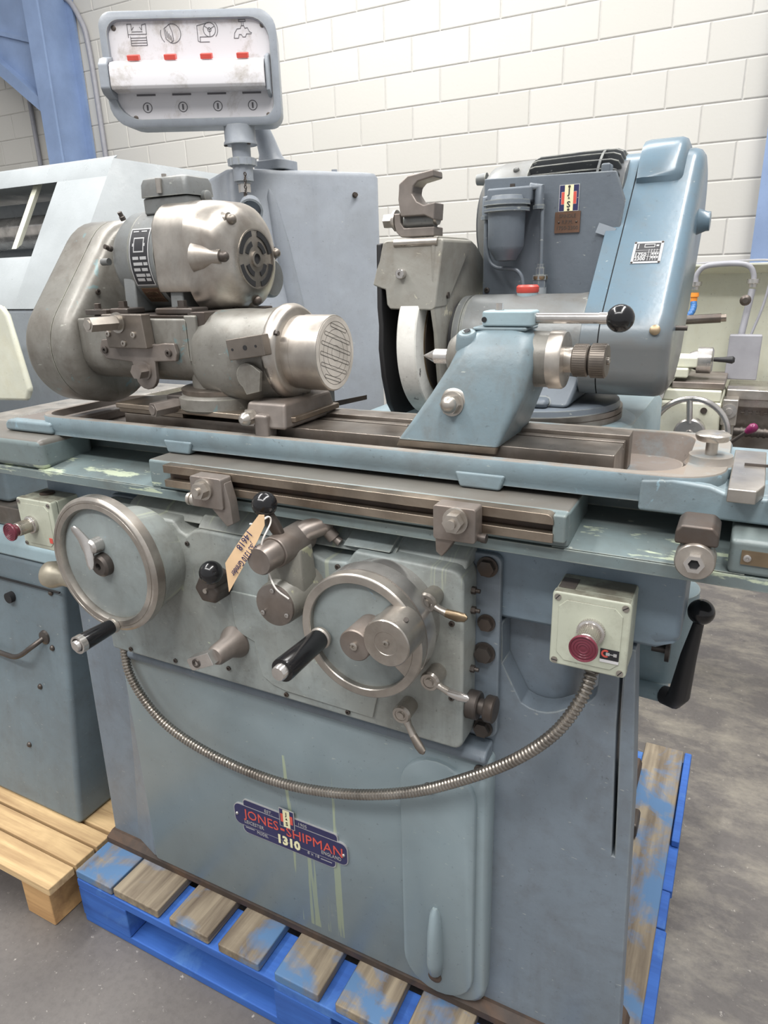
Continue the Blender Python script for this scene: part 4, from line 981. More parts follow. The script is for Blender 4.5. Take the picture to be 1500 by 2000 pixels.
# pump and lever behind the right end of the bed
g = G(); g.lathe((-.072, 1.06, .78), (0, 0, 1), [(0, .045), (.004, .052), (.148, .052)], 32); PU = g.done('pump_housing', 'pale_blue', GR)
g = G(); g.prism(rrect(-.095, -.040, .88, .892, .006), 'y', 1.004, 1.012); g.done('pump_slot', 'dark', PU)
g = G(); g.lathe((-.055, 1.0, .85), (1, 0, 0), [(-.02, .006), (.0, .006), (.0, .018), (.006, .018)], 22); g.done('pump_knob', 'iron', PU)
g = G(); g.lathe((-.078, 1.05, .775), (0, 0, -1), [(0, .03), (.02, .03), (.022, .024)], 24); g.cyl((-.09, 1.0, .775), (-.035, .985, .782), .013); g.done('pump_foot', 'pale_blue', PU)
g = G(); g.tube([(-.05, .985, .782), (-.034, .975, .785), (-.028, .965, .80), (-.022, .96, .87), (-.0145, .952, .93)], [.014, .015, .015, .011, .007], 14); g.done('pump_lever', 'cap_black', PU)
G().sphere((-.0135, .95, .946), .0178, 28).done('pump_lever_ball', 'black', PU)
g = G(); g.box(-.060, -.030, .985, 1.03, .98, 1.055); g.done('bed_end_bracket', 'blue', GR, .003)

# ------------------------------------------------------------------ armoured conduit from box to apron
pts = [(-.128, .812, .916), (-.129, .810, .905), (-.136, .79, .872), (-.165, .775, .818), (-.22, .772, .757), (-.30, .775, .692), (-.386, .780, .635), (-.50, .785, .585), (-.626, .788, .556), (-.751, .788, .557), (-.858, .788, .578), (-.930, .79, .614), (-.99, .80, .672), (-1.012, .815, .73), (-1.02, .825, .79)]
sp = spline(pts, 24); 
acc = [0]
for a, b in zip(sp, sp[1:]): acc.append(acc[-1]+(b-a).length)
def at_len(s):
    for i in range(len(acc)-1):
        if acc[i+1] >= s: return sp[i].lerp(sp[i+1], (s-acc[i])/max(1e-9, acc[i+1]-acc[i]))
    return sp[-1]
pitch = .0062; path = []; rad = []
n_ = int(acc[-1]/pitch)
for i in range(n_):
    for f, r in ((0, .0066), (.3, .0088), (.65, .0088), (.95, .0066)):
        path.append(at_len((i+f)*pitch)); rad.append(r)
g = G(); g.tube(path, rad, 12)
cd = tag(g.done('armoured_conduit', 'conduit', None, ang=30), 'ribbed steel armoured conduit sagging across the machine front from the stop box', 'conduit')
g = G(); g.lathe((-.128, .812, .9155), (0, 0, -1), [(0, .013), (.006, .013), (.006, .011), (.012, .011)], 16); adopt(g.done('conduit_gland', 'iron'), cd)

# card tag hanging on the ball lever
TG = thing('card_tag', 'buff card tag with handwriting tied by white string to the black ball lever', 'tag', (-.60, .70, 1.03))
g = G()
TAGP = (((-.547, .684, 1.102), (-.538, .684, 1.103)), ((-.560, .684, 1.087), (-.539, .684, 1.088)), ((-.572, .682, 1.073), (-.551, .682, 1.066)), ((-.588, .676, 1.050), (-.576, .676, 1.025)), ((-.603, .672, 1.028), (-.602, .672, .984)))
L = [tuple(Vector(q) for q in pr) for pr in TAGP]
ta = (L[0][0]+L[0][1])/2; tb = (L[-1][0]+L[-1][1])/2
nn = Vector((.25, -.95, .1))*.0004
g.loft([[a-nn, b-nn, b+nn, a+nn] for a, b in L]); g.done('card', 'tag', TG)
ax = (L[-1][0]-L[1][0]).normalized(); up = (L[-1][1]-L[-1][0]+L[2][1]-L[2][0]); up = (up-ax*up.dot(ax)).normalized()
def tagm(t, off): 
    p = ta.lerp(tb, t)+up*off
    X = ax; Y = up; Z = X.cross(Y)
    return Matrix(((X.x, Y.x, Z.x, p.x+Z.x*.0012), (X.y, Y.y, Z.y, p.y+Z.y*.0012), (X.z, Y.z, Z.z, p.z+Z.z*.0012), (0, 0, 0, 1)))
text('14618', .014, tagm(.42, -.004), 'navy', TG, 'handwriting', width=.030)
text('J&S 1310 Grinder', .013, tagm(.64, .008), 'navy', TG, 'handwriting', width=.060)
g = G(); g.tube(spline([(-.566, .694, 1.082), (-.560, .700, 1.085), (-.552, .71, 1.09), (-.551, .712, 1.08), (-.5525, .690, 1.055), (-.545, .69, 1.02), (-.535, .69, .995), (-.522, .70, .977)], 8), .0012, 6)
g.tube(spline([(-.572, .694, 1.082), (-.562, .697, 1.083), (-.552, .71, 1.09)], 6), .0012, 6); g.done('string', 'string', TG)

# ------------------------------------------------------------------ workhead
WH = thing('workhead', 'worn grey workhead with motor and round magnetic chuck at the left of the table', 'workhead', (-.8, .93, 1.176))
ay, az = .93, 1.283
# base slab, clamp lugs, swivel
g = G(); g.prism([(-.985, .862), (-.64, .845), (-.60, .86), (-.60, .99), (-.93, .99), (-.985, .93)], 'z', 1.1855, 1.1945); g.done('base_slab', 'rail', WH, .002)
g = G(); g.prism([(-.985, .870), (-.83, .862), (-.83, .99), (-.985, .93)], 'z', 1.177, 1.1853); g.done('base_foot', 'rail', WH, .001)
g = G(); g.frust((-.685, -.605, .838, .99), (-.68, -.61, .848, .98), 1.1775, 1.216); g.box(-.66, -.635, .832, .86, 1.162, 1.20); g.done('clamp_lug', 'rusty', WH, .005, 3)
g = G(); g.lathe((-.667, .838, 1.194), (0, -1, 0), [(0, .014), (.005, .014), (.005, .0105), (.017, .0105)], 6); g.lathe((-.667, .823, 1.194), (0, -1, 0), [(0, .0105), (.006, .0085), (.010, .004)], 18); g.done('cap_nut', 'steel', WH)
g = G(); g.lathe((-.785, .92, 1.19), (0, 0, 1), [(0, .072), (.004, .076), (.022, .076), (.026, .070), (.027, .064), (.034, .064), (.034, .05), (.06, .05)], 48); g.done('swivel', 'head', WH)
g = G(); g.lathe((-.785, .92, 1.2165), (0, 0, 1), [(0, .068), (.008, .070), (.010, .066)], 48); g.done('swivel_ring', 'way', WH)
g = G(); g.box(-.86, -.80, .86, .92, 1.184, 1.216); g.done('swivel_block', 'iron', WH, .004)
g = G(); g.cyl((-.835, .875, 1.200), (-.848, .815, 1.198), .0125, n=6); g.cyl((-.848, .815, 1.198), (-.8483, .8135, 1.198), .008, n=18); g.done('swivel_bolt', 'rusty', WH, .001)
# spindle housing, with platform
g = G()
g.loft([[Vector((x, y, z)) for y, z in rrect(.862, 1.01, 1.232, 1.338, (.05, .05, .004, .004), 6)] for x in (-1.045, -.80)])
g.done('spindle_housing', 'head', WH)
g = G(); g.box(-1.01, -.80, .868, 1.05, 1.3385, 1.3435); g.box(-.80, -.765, .868, 1.05, 1.32, 1.348); g.done('motor_platform', 'iron', WH, .002)
g = G(); g.prism([(-.80, 1.27), (-.78, 1.27), (-.78, 1.343), (-.805, 1.343), (-.80, 1.33)], 'y', .862, .90); g.done('housing_pad', 'head', WH, .003)
g = G(); g.prism([(-.993, 1.2845), (-.985, 1.304), (-.96, 1.306), (-.94, 1.300), (-.86, 1.298), (-.845, 1.3), (-.822, 1.300), (-.818, 1.284), (-.822, 1.272), (-.868, 1.270)] + arc(-.893, 1.247, .024, 10, -190, 10) + [(-.92, 1.268), (-.98, 1.272)], 'y', .8535, .862); sp_ = g.done('strap_plate', 'rusty', WH, .002)
for x, z in ((-.978, 1.287), (-.834, 1.285)): G().screw((x, .8535, z), (0, -1, 0), .0062).done('screw', 'iron', sp_)
G().bolt((-.893, .8535, 1.255), (0, -1, 0), .0125, .02).done('strap_nut', 'rusty', sp_)
g = G(); g.prism([(-.962, 1.346), (-.872, 1.346), (-.868, 1.292), (-.955, 1.292)], 'y', .840, .861); ab = g.done('adjusting_block', 'trimgrey', WH, .002)
for x, z in ((-.95, 1.315), (-.893, 1.314), (-.917, 1.300)): G().screw((x, .840, z), (0, -1, 0), .005).done('screw', 'steel', ab)
g = G(); g.lathe((-.925, .841, 1.333), (0, -1, 0), [(0, .0165), (.003, .0165), (.003, .0125), (.008, .0125)], 24); g.cyl((-.925, .835, 1.333), (-.930, .785, 1.3335), .0125, n=6); g.cyl((-.930, .7855, 1.3335), (-.9302, .7835, 1.3335), .0075, n=18); g.done('adjusting_bolt', 'steel', ab)
g = G(); g.box(-1.02, -.97, .86, .90, 1.344, 1.352); g.bolt((-1.005, .875, 1.352), (0, 0, 1), .006, .010); g.done('slide_key', 'iron', WH, .001)
# right head casting
g = G(); L = []
for x, y0, y1, z0, z1, r in ((-.815, .90, .97, 1.245, 1.320, .034), (-.811, .88, .985, 1.228, 1.334, .046), (-.802, .866, 1.0, 1.217, 1.343, .054), (-.785, .856, 1.005, 1.208, 1.348, .058), (-.765, .852, 1.005, 1.206, 1.349, .06), (-.74, .852, 1.005, 1.206, 1.349, .052), (-.70, .852, 1.005, 1.206, 1.348, .055), (-.665, .858, 1.004, 1.208, 1.352, .066), (-.645, .858, 1.002, 1.210, 1.356, .070)):
    L.append([Vector((x, y, z)) for y, z in rrect(y0, y1, z0, z1, r, 6)])
g.loft(L); HC = g.done('head_casting', 'head', WH, ang=60)
g = G(); g.box(-.701, -.633, .838, .856, -.0155, .0155, Matrix.Translation((0, 0, 1.2985)) @ Matrix.Translation((-.667, 0, 0)) @ Matrix.Rotation(R(-8), 4, 'Y') @ Matrix.Translation((.667, 0, 0))); br = g.done('stop_bar', 'trimgrey', HC, .0015)
for dx in (-.024, .0, .020):
    g = G(); z = 1.2985+dx*.14; g.cyl((-.667+dx, .8385, z), (-.667+dx, .8375, z), .0038 if dx == 0 else .002, n=14); g.done('bar_hole', 'dark', HC)
g = G(); g.prism(arc(-.676, 1.255, .020, 60, 240, 10)+[(-.68, 1.226), (-.655, 1.232), (-.650, 1.262)], 'y', .8475, .854); g.done('cover_flap', 'head', HC, .001)
# flange and chuck
g = G(); g.lathe((-.655, ay, az), (1, 0, 0), [(-.01, .06), (0, .072), (.006, .0745), (.014, .0745), (.022, .070), (.024, .066), (.024, .05)], 64); g.done('spindle_flange', 'steel', WH)
for a in (30, 150, 270):
    G().bolt((-.634, ay+.068*math.cos(R(a)), az+.068*math.sin(R(a))), (1, 0, 0), .004, .006).done('flange_bolt', 'iron', WH)
g = G(); g.lathe((-.632, ay, az), (1, 0, 0), [(0, .05), (0, .0565), (.016, .0565), (.0165, .0555)], 72); CH = g.done('chuck_backplate', 'steel', WH, ang=25)
g = G(); g.lathe((-.6155, ay, az), (1, 0, 0), [(0, .0555), (.0005, .0575), (.046, .0575), (.0485, .0565), (.0492, .0555)], 72); CH = g.done('magnetic_chuck', 'steel', WH, ang=25)
fx = -.5659
G().lathe((-.567, ay, az), (1, 0, 0), [(0, .0553), (.0011, .0550), (.0011, .001)], 72).done('chuck_face', 'ground_face', CH)
for r in (.0475, .036, .0245, .012): G().ring((fx, ay, az), (1, 0, 0), r, r-.0005, -.001, .0002, 56).done('face_ring', 'trimgrey', CH)
fm = Matrix.Translation((fx, ay, az)) @ Matrix.Rotation(R(-18), 4, 'X')
for k in range(6):
    z = -.0385+k*.0154; hl = math.sqrt(max(.0001, .046**2-z*z))*.96
    o1 = rrect(-hl, hl, z-.0028, z+.0028, .0026, 4); o2 = rrect(-hl+.0005, hl-.0005, z-.0023, z+.0023, .0021, 4)
    g = G(); t = lambda q, a: [fm @ Vector((a, p[0], p[1])) for p in q]
    g.loft([t(o1, -.001), t(o1, .0004), t(o2, .0004), t(o2, -.001)], cap=False); g.done('pole_outline', 'iron', CH)
    g = G(); g.loft([t(o2, -.001), t(o2, .00015)]); g.done('pole_bar', 'ground_face', CH)
# belt guard on the left
c0, r0, c1, r1 = (.938, 1.283), .103, (1.031, 1.415), .090
def egg(k=0):
    a0 = 145; a1 = 325-0
    d = Vector((c1[0]-c0[0], c1[1]-c0[1])); base = math.degrees(math.atan2(d.y, d.x)); off = math.degrees(math.acos((r0-r1)/d.length))
    return arc(c0[0], c0[1], r0+k, base+off, base+360-off, 28)+arc(c1[0], c1[1], r1+k, base-off, base+off, 16)
e = lambda k, x: [Vector((x, a, b)) for a, b in egg(k)]
g = G(); g.loft([e(-.012, -1.165), e(-.004, -1.162), e(0, -1.153), e(0, -1.0925)]); BG = g.done('belt_guard', 'head', WH, ang=50)
g = G(); g.loft([e(0, -1.0905), e(0, -1.066), e(-.004, -1.055), e(-.012, -1.048), e(-.022, -1.046)]); g.done('guard_back', 'head', BG, ang=50)
G().loft([e(-.002, -1.0935), e(-.002, -1.0895)]).done('guard_seam', 'dark', BG)
G().sphere((-1.167, .93, 1.385), .006, 12).done('guard_screw', 'iron', BG); G().screw((-1.045, .915, 1.38), (1, 0, 0), .005).done('guard_screw', 'iron', BG)
# motor
my, mz = .985, 1.429
MO = G().lathe((-1.005, my, mz), (1, 0, 0), [(0, .03), (.002, .055), (.012, .072), (.028, .081), (.058, .083), (.0582, .081), (.0595, .081), (.0597, .084), (.118, .085)], 64).done('motor', 'motor', WH, ang=35)
G().lathe((-1.02, my-.075, mz-.0), (1, 0, 0), [(0, .002), (.004, .006), (.02, .006)], 14).done('end_bolt', 'motor', MO)
for a in (165, 120): 
    G().lathe((-.990, my+.078*math.cos(R(a)), mz+.078*math.sin(R(a))), (0, math.cos(R(a)), math.sin(R(a))), [(0, .005), (.006, .005), (.007, .004), (.014, .004)], 10).done('band_bolt', 'iron', MO)
# rounded square cowl
def sq(x, h, r, z0=None): 
    return [Vector((x, my+a, mz+(max(b, z0) if z0 is not None else b))) for a, b in rrect(-h, h, -h, h, r, 8)]
g = G(); g.loft([sq(x, h, r, z0) for x, h, r, z0 in ((-.886, .0845, .052, -.052), (-.882, .088, .054, -.052), (-.815, .088, .056, -.052))]); g.done('cowl_skirt', 'cowl', MO, .002, ang=60)
g = G(); g.loft([sq(x, h, r) for x, h, r in ((-.816, .0878, .056), (-.802, .0875, .060), (-.782, .0855, .066), (-.768, .081, .068), (-.757, .072, .064), (-.750, .061, .056), (-.747, .05, .048))]); CW = g.done('cowl', 'cowl', MO, ang=60)
for a, b in ((-.066, -.022), (.022, .066), (.062, -.02), (-.03, -.068)): pass
for k, a in enumerate((128, 180, 275, 5)):
    yy, zz = my+.070*math.cos(R(a)), mz+.070*math.sin(R(a))
    g = G(); g.lathe((-.802, yy, zz), (1, 0, 0), [(0, .028), (.02, .023), (.032, .0155), (.039, .0125), (.045, .011)], 24); g.done('cowl_boss', 'cowl', MO)
    g = G(); g.lathe((-.757, yy, zz), (1, 0, 0), [(0, .0082), (.006, .0082), (.010, .006), (.012, .002)], 16); g.done('boss_bolt', 'trimgrey' if k in (0, 3) else 'iron', MO)
vx = -.7467
vy, vz = my+.004, mz-.004
def slot(r, w_, a0, a1):
    q = arc(vy, vz, r+w_/2, a0, a1, 8)+arc(vy, vz, r-w_/2, a1, a0, 8)
    G().prism(q, 'x', vx-.002, vx+.0012).done('vent_slot', 'dark', CW)
for q in range(4):
    slot(.040, .0085, q*90+12, q*90+78); slot(.025, .008, q*90+20, q*90+70)
g = G(); g.ring((vx, vy, vz), (1, 0, 0), .0125, .0085, -.004, .003, 28); g.done('vent_hub', 'cowl', CW)
G().cyl((vx-.001, vy, vz), (vx+.0008, vy, vz), .0085).done('vent_hole', 'dark', CW)
g = G(); g.ring((vx, vy, vz), (1, 0, 0), .0475, .0450, -.006, .0012, 48); g.done('vent_rim', 'cowl', CW)
g = G(); g.lathe((-.80, 1.06, 1.395), (1, 0, 0), [(0, .034), (.03, .034), (.034, .030)], 28); g.done('rear_terminal_cover', 'motor', MO)
# motor feet
for x0, x1 in ((-.972, -.945), (-.868, -.84)):
    g = G(); g.prism([(.905, 1.3445), (1.06, 1.3445), (1.045, 1.37), (.985, 1.36), (.92, 1.42), (.908, 1.40)], 'x', x0, x1); g.done('motor_foot', 'motor', MO, .004)
for x0, x1, bx in ((-.972, -.93, -.952), (-.868, -.79, -.82)):
    g = G(); g.box(x0, x1, .868, .91, 1.3440, 1.354); g.done('foot_flange', 'iron', MO, .003)
    G().bolt((bx, .882, 1.354), (0, 0, 1), .0075, .011).done('foot_bolt', 'iron', MO)
# nameplates wrapped round the motor body
def curved(x0, x1, a0, a1, r, th, n=10):
    g = G(); L = []
    for i in range(n+1):
        a = R(a0+(a1-a0)*i/n); cy, sy = math.cos(a), math.sin(a)
        L.append([Vector((x, my-cy*q, mz+sy*q)) for x, q in ((x0, r), (x1, r), (x1, r+th), (x0, r+th))])
    g.loft(L); return g
def on_motor(x, a, r):
    a = R(a); p = Vector((x, my-math.cos(a)*r, mz+math.sin(a)*r)); X = Vector((1, 0, 0)); Z = Vector((0, -math.cos(a), math.sin(a))); Y = Z.cross(X)
    return Matrix(((X.x, Y.x, Z.x, p.x), (X.y, Y.y, Z.y, p.y), (X.z, Y.z, Z.z, p.z), (0, 0, 0, 1)))
pl = curved(-.940, -.897, -28, 35, .0852, .0008).done('maker_plate', 'silver_print', MO)
curved(-.938, -.899, -26.5, 33.5, .0858, .0005).done('plate_field', 'black_print', pl)
mk = lambda x, a, w_, h: curved(x-w_/2, x+w_/2, a-h, a+h, .0862, .0004, 3).done('plate_print', 'silver_print', pl)
g = curved(-.930, -.907, 8, 24, .0862, .0004)
g.done('plate_emblem', 'silver_print', pl); curved(-.928, -.909, 9.5, 22.5, .0865, .0003).done('plate_emblem_field', 'black_print', pl)
mk(-.9185, 16, .028, 1.6); mk(-.9185, 20, .010, 1.0); mk(-.9185, 12, .010, 1.0)
for row, a in enumerate((2, -4, -10, -16, -21)):
    for x, w_ in (((-.926, .013), (-.909, .014)), ((-.922, .020), (-.905, .009)), ((-.926, .014), (-.909, .013)), ((-.922, .020), (-.905, .009)), ((-.924, .016), (-.907, .010)))[row]: mk(x, a, w_, 1.6)
mk(-.928, 31, .012, .6); mk(-.910, 31, .012, .6)
pb = curved(-.936, -.897, -52, -31, .0852, .0008).done('balance_plate', 'brass', MO)
curved(-.9345, -.8985, -51, -32, .0857, .0005).done('plate_field', 'copper_plate', pb)
text('PRECISION', .0085, on_motor(-.9165, -38, .0864), 'brass', pb, width=.028); text('BALANCED', .0085, on_motor(-.9165, -46, .0864), 'brass', pb, width=.028)
# terminal box on top
g = G(); g.prism(rrect(-.930, -.832, .935, 1.0, .006), 'z', 1.500, 1.525); TBx = g.done('terminal_box', 'motor', MO, .003)
g = G(); g.loft([[Vector((x, y, z)) for x, y in rrect(-.932+k, -.830-k, .932+k, 1.002-k, .008)] for k, z in ((0, 1.526), (.001, 1.545), (.004, 1.553), (.010, 1.556))]); g.done('box_lid', 'motor', TBx)
g = G(); g.cyl((-.885, .931, 1.53), (-.885, .931, 1.552), .005); g.cyl((-.885, .945, 1.552), (-.885, .945, 1.56), .004); g.done('lid_screw', 'steel', TBx)
G().lathe((-.831, .975, 1.525), (1, 0, 0), [(0, .009), (.008, .009), (.010, .006)], 18).done('cable_gland', 'motor', TBx)
# steel bar leaning behind the chuck
tag(G().cyl((-.672, 1.046, 1.1365), (-.735, 1.135, 1.27), .0105).done('steel_bar', 'way'), 'short round steel bar leaning behind the chuck', 'bar')

# ------------------------------------------------------------------ tailstock
TS = thing('tailstock', 'blue tailstock with pointed centre and black ball lever on the right of the table', 'tailstock', (-.34, .93, 1.176))
g = G(); L = []
for z, x0, x1, y0, y1, r in ((1.167, -.428, -.281, .854, .862, .003), (1.176, -.424, -.279, .8535, .8645, .004)): L.append([Vector((x, y, z)) for x, y in rrect(x0, x1, y0, y1, r, 4)])
g.loft(L); g.done('clamp_lip', 'rail', TS)
g = G(); L = []
for z, x0, x1, y0, y1, r in ((1.1768, -.424, -.278, .8535, .995, .006), (1.20, -.408, -.268, .857, .99, .010), (1.24, -.382, -.252, .866, .985, .014), (1.275, -.362, -.246, .876, .98, .018), (1.30, -.353, -.245, .885, .972, .022), (1.316, -.347, -.250, .896, .965, .026), (1.322, -.335, -.26, .905, .955, .022)):
    L.append([Vector((x, y, z)) for x, y in rrect(x0, x1, y0, y1, r, 5)])
g.loft(L); g.done('body', 'tail_blue', TS, ang=60)
g = G(); g.lathe((-.375, ay, az), (1, 0, 0), [(0, .018), (.003, .026), (.012, .033), (.04, .037), (.12, .037), (.150, .036)], 36); g.done('barrel', 'head', TS)
g = G(); g.lathe((-.340, .899, 1.317), (0, -.35, 1), [(-.02, .018), (.0, .014), (.003, .011)], 20); g.cyl((-.340, .898, 1.3195), (-.340, .8975, 1.3212), .006); g.done('oil_boss', 'tail_blue', TS)
G().cyl((-.340, .8975, 1.3205), (-.3402, .897, 1.3217), .0055).done('oil_hole', 'dark', TS)
g = G(); g.lathe((-.418, ay, az), (1, 0, 0), [(0, .0006), (.018, .0095), (.019, .0105), (.05, .0105)], 28); g.done('centre', 'bright', TS, ang=25)
g = G(); g.lathe((-.378, ay, az), (1, 0, 0), [(0, .013), (.002, .015), (.01, .015)], 24); g.done('quill', 'steel', TS)
g = G(); g.lathe((-.232, ay, az), (1, 0, 0), [(0, .036), (.0, .038), (.016, .038), (.019, .036), (.019, .022)], 40); g.done('end_collar', 'steel', TS)
g = G(); g.lathe((-.214, ay, az), (1, 0, 0), [(0, .0165), (.028, .0165)], 28); g.done('screw_spindle', 'steel', TS)
def knurl(x, w_, r):
    g = G(); n = 44
    g.lathe((x, ay, az), (1, 0, 0), [(0, r-.002), (.0015, r), (w_-.0015, r), (w_, r-.0015), (w_, r*.3), (w_-.0008, r*.28)], n)
    for i in range(n):
        a = 2*math.pi*i/n; g.box(x+.002, x+w_-.002, -.0006, .0006, r-.0005, r+.0006, Matrix.Translation((0, ay, az)) @ Matrix.Rotation(a, 4, 'X'))
    return g.done('knurled_ring', 'trimgrey', TS, ang=25)
knurl(-.203, .020, .0205); G().cyl((-.184, ay, az), (-.180, ay, az), .013).done('spacer', 'iron', TS); knurl(-.181, .021, .0215)
G().screw((-.160, ay, az), (1, 0, 0), .005).done('end_screw', 'steel', TS)
g = G(); g.box(-.335, -.26, .905, .962, 1.3205, 1.326); g.done('lever_seat', 'tail_blue', TS, .004)
g = G(); g.prism(rrect(-.322, -.252, .905, .938, .005), 'z', 1.3265, 1.3465); LB = g.done('lever_block', 'pale_blue', TS, .003)
G().bolt((-.302, .92, 1.3465), (0, 0, 1), .0048, .009).done('grease_nipple', 'bright', LB)
G().cyl((-.318, .9055, 1.3355), (-.318, .904, 1.3355), .0035).done('pivot_hole', 'dark', LB)
g = G(); g.cyl((-.254, .9215, 1.3365), (-.168, .9215, 1.3365), .0068, n=24); g.cyl((-.172, .9215, 1.3365), (-.158, .9215, 1.3365), .0075, n=20); g.done('lever_rod', 'bright', TS)
G().sphere((-.147, .9215, 1.3365), .0172, 30).done('lever_ball', 'black', TS)
nd = Vector((0, -1, .12)).normalized(); np0 = Vector((-.346, .8655, 1.228))
g = G(); g.lathe(np0+Vector((.0, .004, 0)), nd, [(0, .021), (.004, .021), (.006, .017), (.006, .0165), (.009, .0165)], 28); WN = g.done('washer', 'steel', TS)
g = G(); g.cyl(np0+nd*.005, np0+nd*.016, .0135, n=6); g.lathe(np0+nd*.016, nd, [(0, .0115), (.004, .0105), (.009, .007), (.011, .003)], 22); g.done('clamp_nut', 'steel', TS)

# ------------------------------------------------------------------ wheelhead
HD = thing('wheelhead', 'grey blue wheelhead with grinding wheel, finned motor and tall belt guard behind the table', 'wheelhead', (-.33, 1.25, 1.06))
g = G(); g.loft([[Vector((x, y, z)) for x, y in rrect(a, b, c, 1.60, r, 5)] for a, b, c, r, z in ((-.66, -.15, 1.10, .03, 1.0595), (-.66, -.15, 1.10, .05, 1.128), (-.65, -.16, 1.11, .05, 1.142))]); g.done('cross_slide', 'pale_blue', HD, ang=50)
g = G(); g.lathe((-.335, 1.245, 1.142), (0, 0, 1), [(0, .175), (.006, .165)], 56); g.done('swivel_seat', 'pale_blue', HD)
g = G(); g.lathe((-.335, 1.235, 1.148), (0, 0, 1), [(0, .152), (.010, .152), (.0105, .150), (.012, .150), (.0125, .152), (.020, .152)], 72); g.done('swivel_ring', 'way', HD, ang=25)
g = G(); g.lathe((-.335, 1.235, 1.168), (0, 0, 1), [(0, .148), (.010, .146), (.013, .140)], 64); g.done('turntable', 'panel_grey', HD)
g = G(); g.frust((-.47, -.25, 1.12, 1.40), (-.45, -.232, 1.17, 1.40), 1.181, 1.25); g.box(-.42, -.28, 1.105, 1.16, 1.181, 1.197); g.done('pedestal', 'panel_grey', HD, .008)
hy, hz = 1.22, 1.276
g = G(); g.lathe((-.462, hy, hz), (1, 0, 0), [(0, .070), (.0, .078), (.012, .079), (.013, .076), (.016, .076), (.018, .080), (.20, .080), (.222, .083)], 64); g.done('spindle_housing', 'motor', HD)
g = G(); g.lathe((-.470, hy, hz), (1, 0, 0), [(0, .068), (.0, .072), (.007, .072)], 48); g.done('housing_collar', 'cap_black', HD)
# grinding wheel and guard
wy = 1.215
g = G(); g.lathe((-.537, wy, hz), (1, 0, 0), [(0, .05), (0, .132), (.002, .134), (.034, .134), (.036, .132), (.036, .05)], 96); g.done('grinding_wheel', 'grindstone', HD, ang=30)
g = G(); g.lathe((-.501, wy, hz), (1, 0, 0), [(0, .062), (.010, .060), (.012, .045), (.03, .04)], 48); g.ring((-.501, wy, hz), (1, 0, 0), .098, .060, 0, .003, 64); g.done('wheel_flange', 'iron', HD)
G().ring((-.5005, wy, hz), (1, 0, 0), .101, .096, 0, .001, 64).done('wheel_blotter', 'brass', HD)
# guard: side plates with an arched outline, roof band between them, front nose box
def gp(rr, front_z):
    return [(1.113, 1.336), (1.113, 1.444), (1.128, 1.452), (1.24, 1.452)] + arc(1.235, 1.287, .165, 84, -60, 22) + [(1.15, 1.14), (1.115, 1.158)] + front_z
g = G(); g.prism([(1.10, 1.336), (1.104, 1.444), (1.115, 1.452), (1.24, 1.452)] + arc(1.235, 1.287, .165, 84, -88, 24) + [(1.20, 1.122), (1.155, 1.15), (1.13, 1.2), (1.118, 1.26), (1.112, 1.30)], 'x', -.482, -.473); GDp = g.done('guard_side', 'guard_worn', HD, .003)
g = G(); g.prism([(1.10, 1.34), (1.104, 1.444), (1.24, 1.452)] + arc(1.235, 1.287, .165, 84, -88, 24) + [(1.20, 1.122), (1.16, 1.13), (1.125, 1.17), (1.108, 1.22), (1.10, 1.27), (1.104, 1.31)], 'x', -.582, -.572); g.done('guard_side', 'cap_black', HD, .003)
g = G(); arcp = arc(1.235, 1.287, .165, 88, -88, 26); inn = arc(1.235, 1.287, .158, -88, 88, 26); g.prism(arcp+inn, 'x', -.5735, -.4815); g.done('guard_band', 'guard_worn', HD)
g = G(); L = []
nose = [(-.610, 1.378), (-.594, 1.372), (-.586, 1.37), (-.584, 1.345), (-.578, 1.338), (-.500, 1.336), (-.494, 1.34), (-.482, 1.444), (-.486, 1.448), (-.585, 1.448), (-.592, 1.445)]
nose = [(x+.022, z) for x, z in nose]
g.loft([[Vector((x, 1.099 if z < 1.44 else 1.106, z)) for x, z in nose], [Vector((x, 1.24 if z > 1.40 else 1.15, z)) for x, z in nose]]); NO = g.done('guard_nose', 'guard_worn', HD, .005, 3)
g = G(); g.cyl((-.548, 1.108, 1.443), (-.470, 1.108, 1.443), .007); g.done('hinge_pin', 'steel', HD)
g = G(); g.lathe((-.533, 1.099, 1.395), (0, -1, 0), [(-.01, .0085), (.006, .0085), (.008, .007), (.008, .003), (.004, .002)], 22); g.done('nose_stud', 'bright', HD)
for y, z, r in ((1.128, 1.366, .0045), (1.137, 1.362, .0045), (1.162, 1.380, .005), (1.153, 1.370, .004)): G().cyl((-.4735, y, z), (-.4720, y, z), r, n=14).done('guard_hole', 'dark', GDp)
G().bolt((-.473, 1.148, 1.358), (1, 0, 0), .006).done('guard_bolt', 'iron', GDp)
G().bolt((-.473, 1.16, 1.437), (1, 0, 0), .005).done('guard_bolt', 'iron', GDp)
# splash tray fin under the wheel
g = G(); g.prism([(-.70, 1.168), (-.61, 1.188), (-.61, 1.18), (-.69, 1.160)], 'y', 1.10, 1.104); g.prism([(-.70, 1.168), (-.695, 1.165), (-.695, 1.19), (-.705, 1.195)], 'y', 1.10, 1.13); g.done('splash_fin', 'iron', HD)
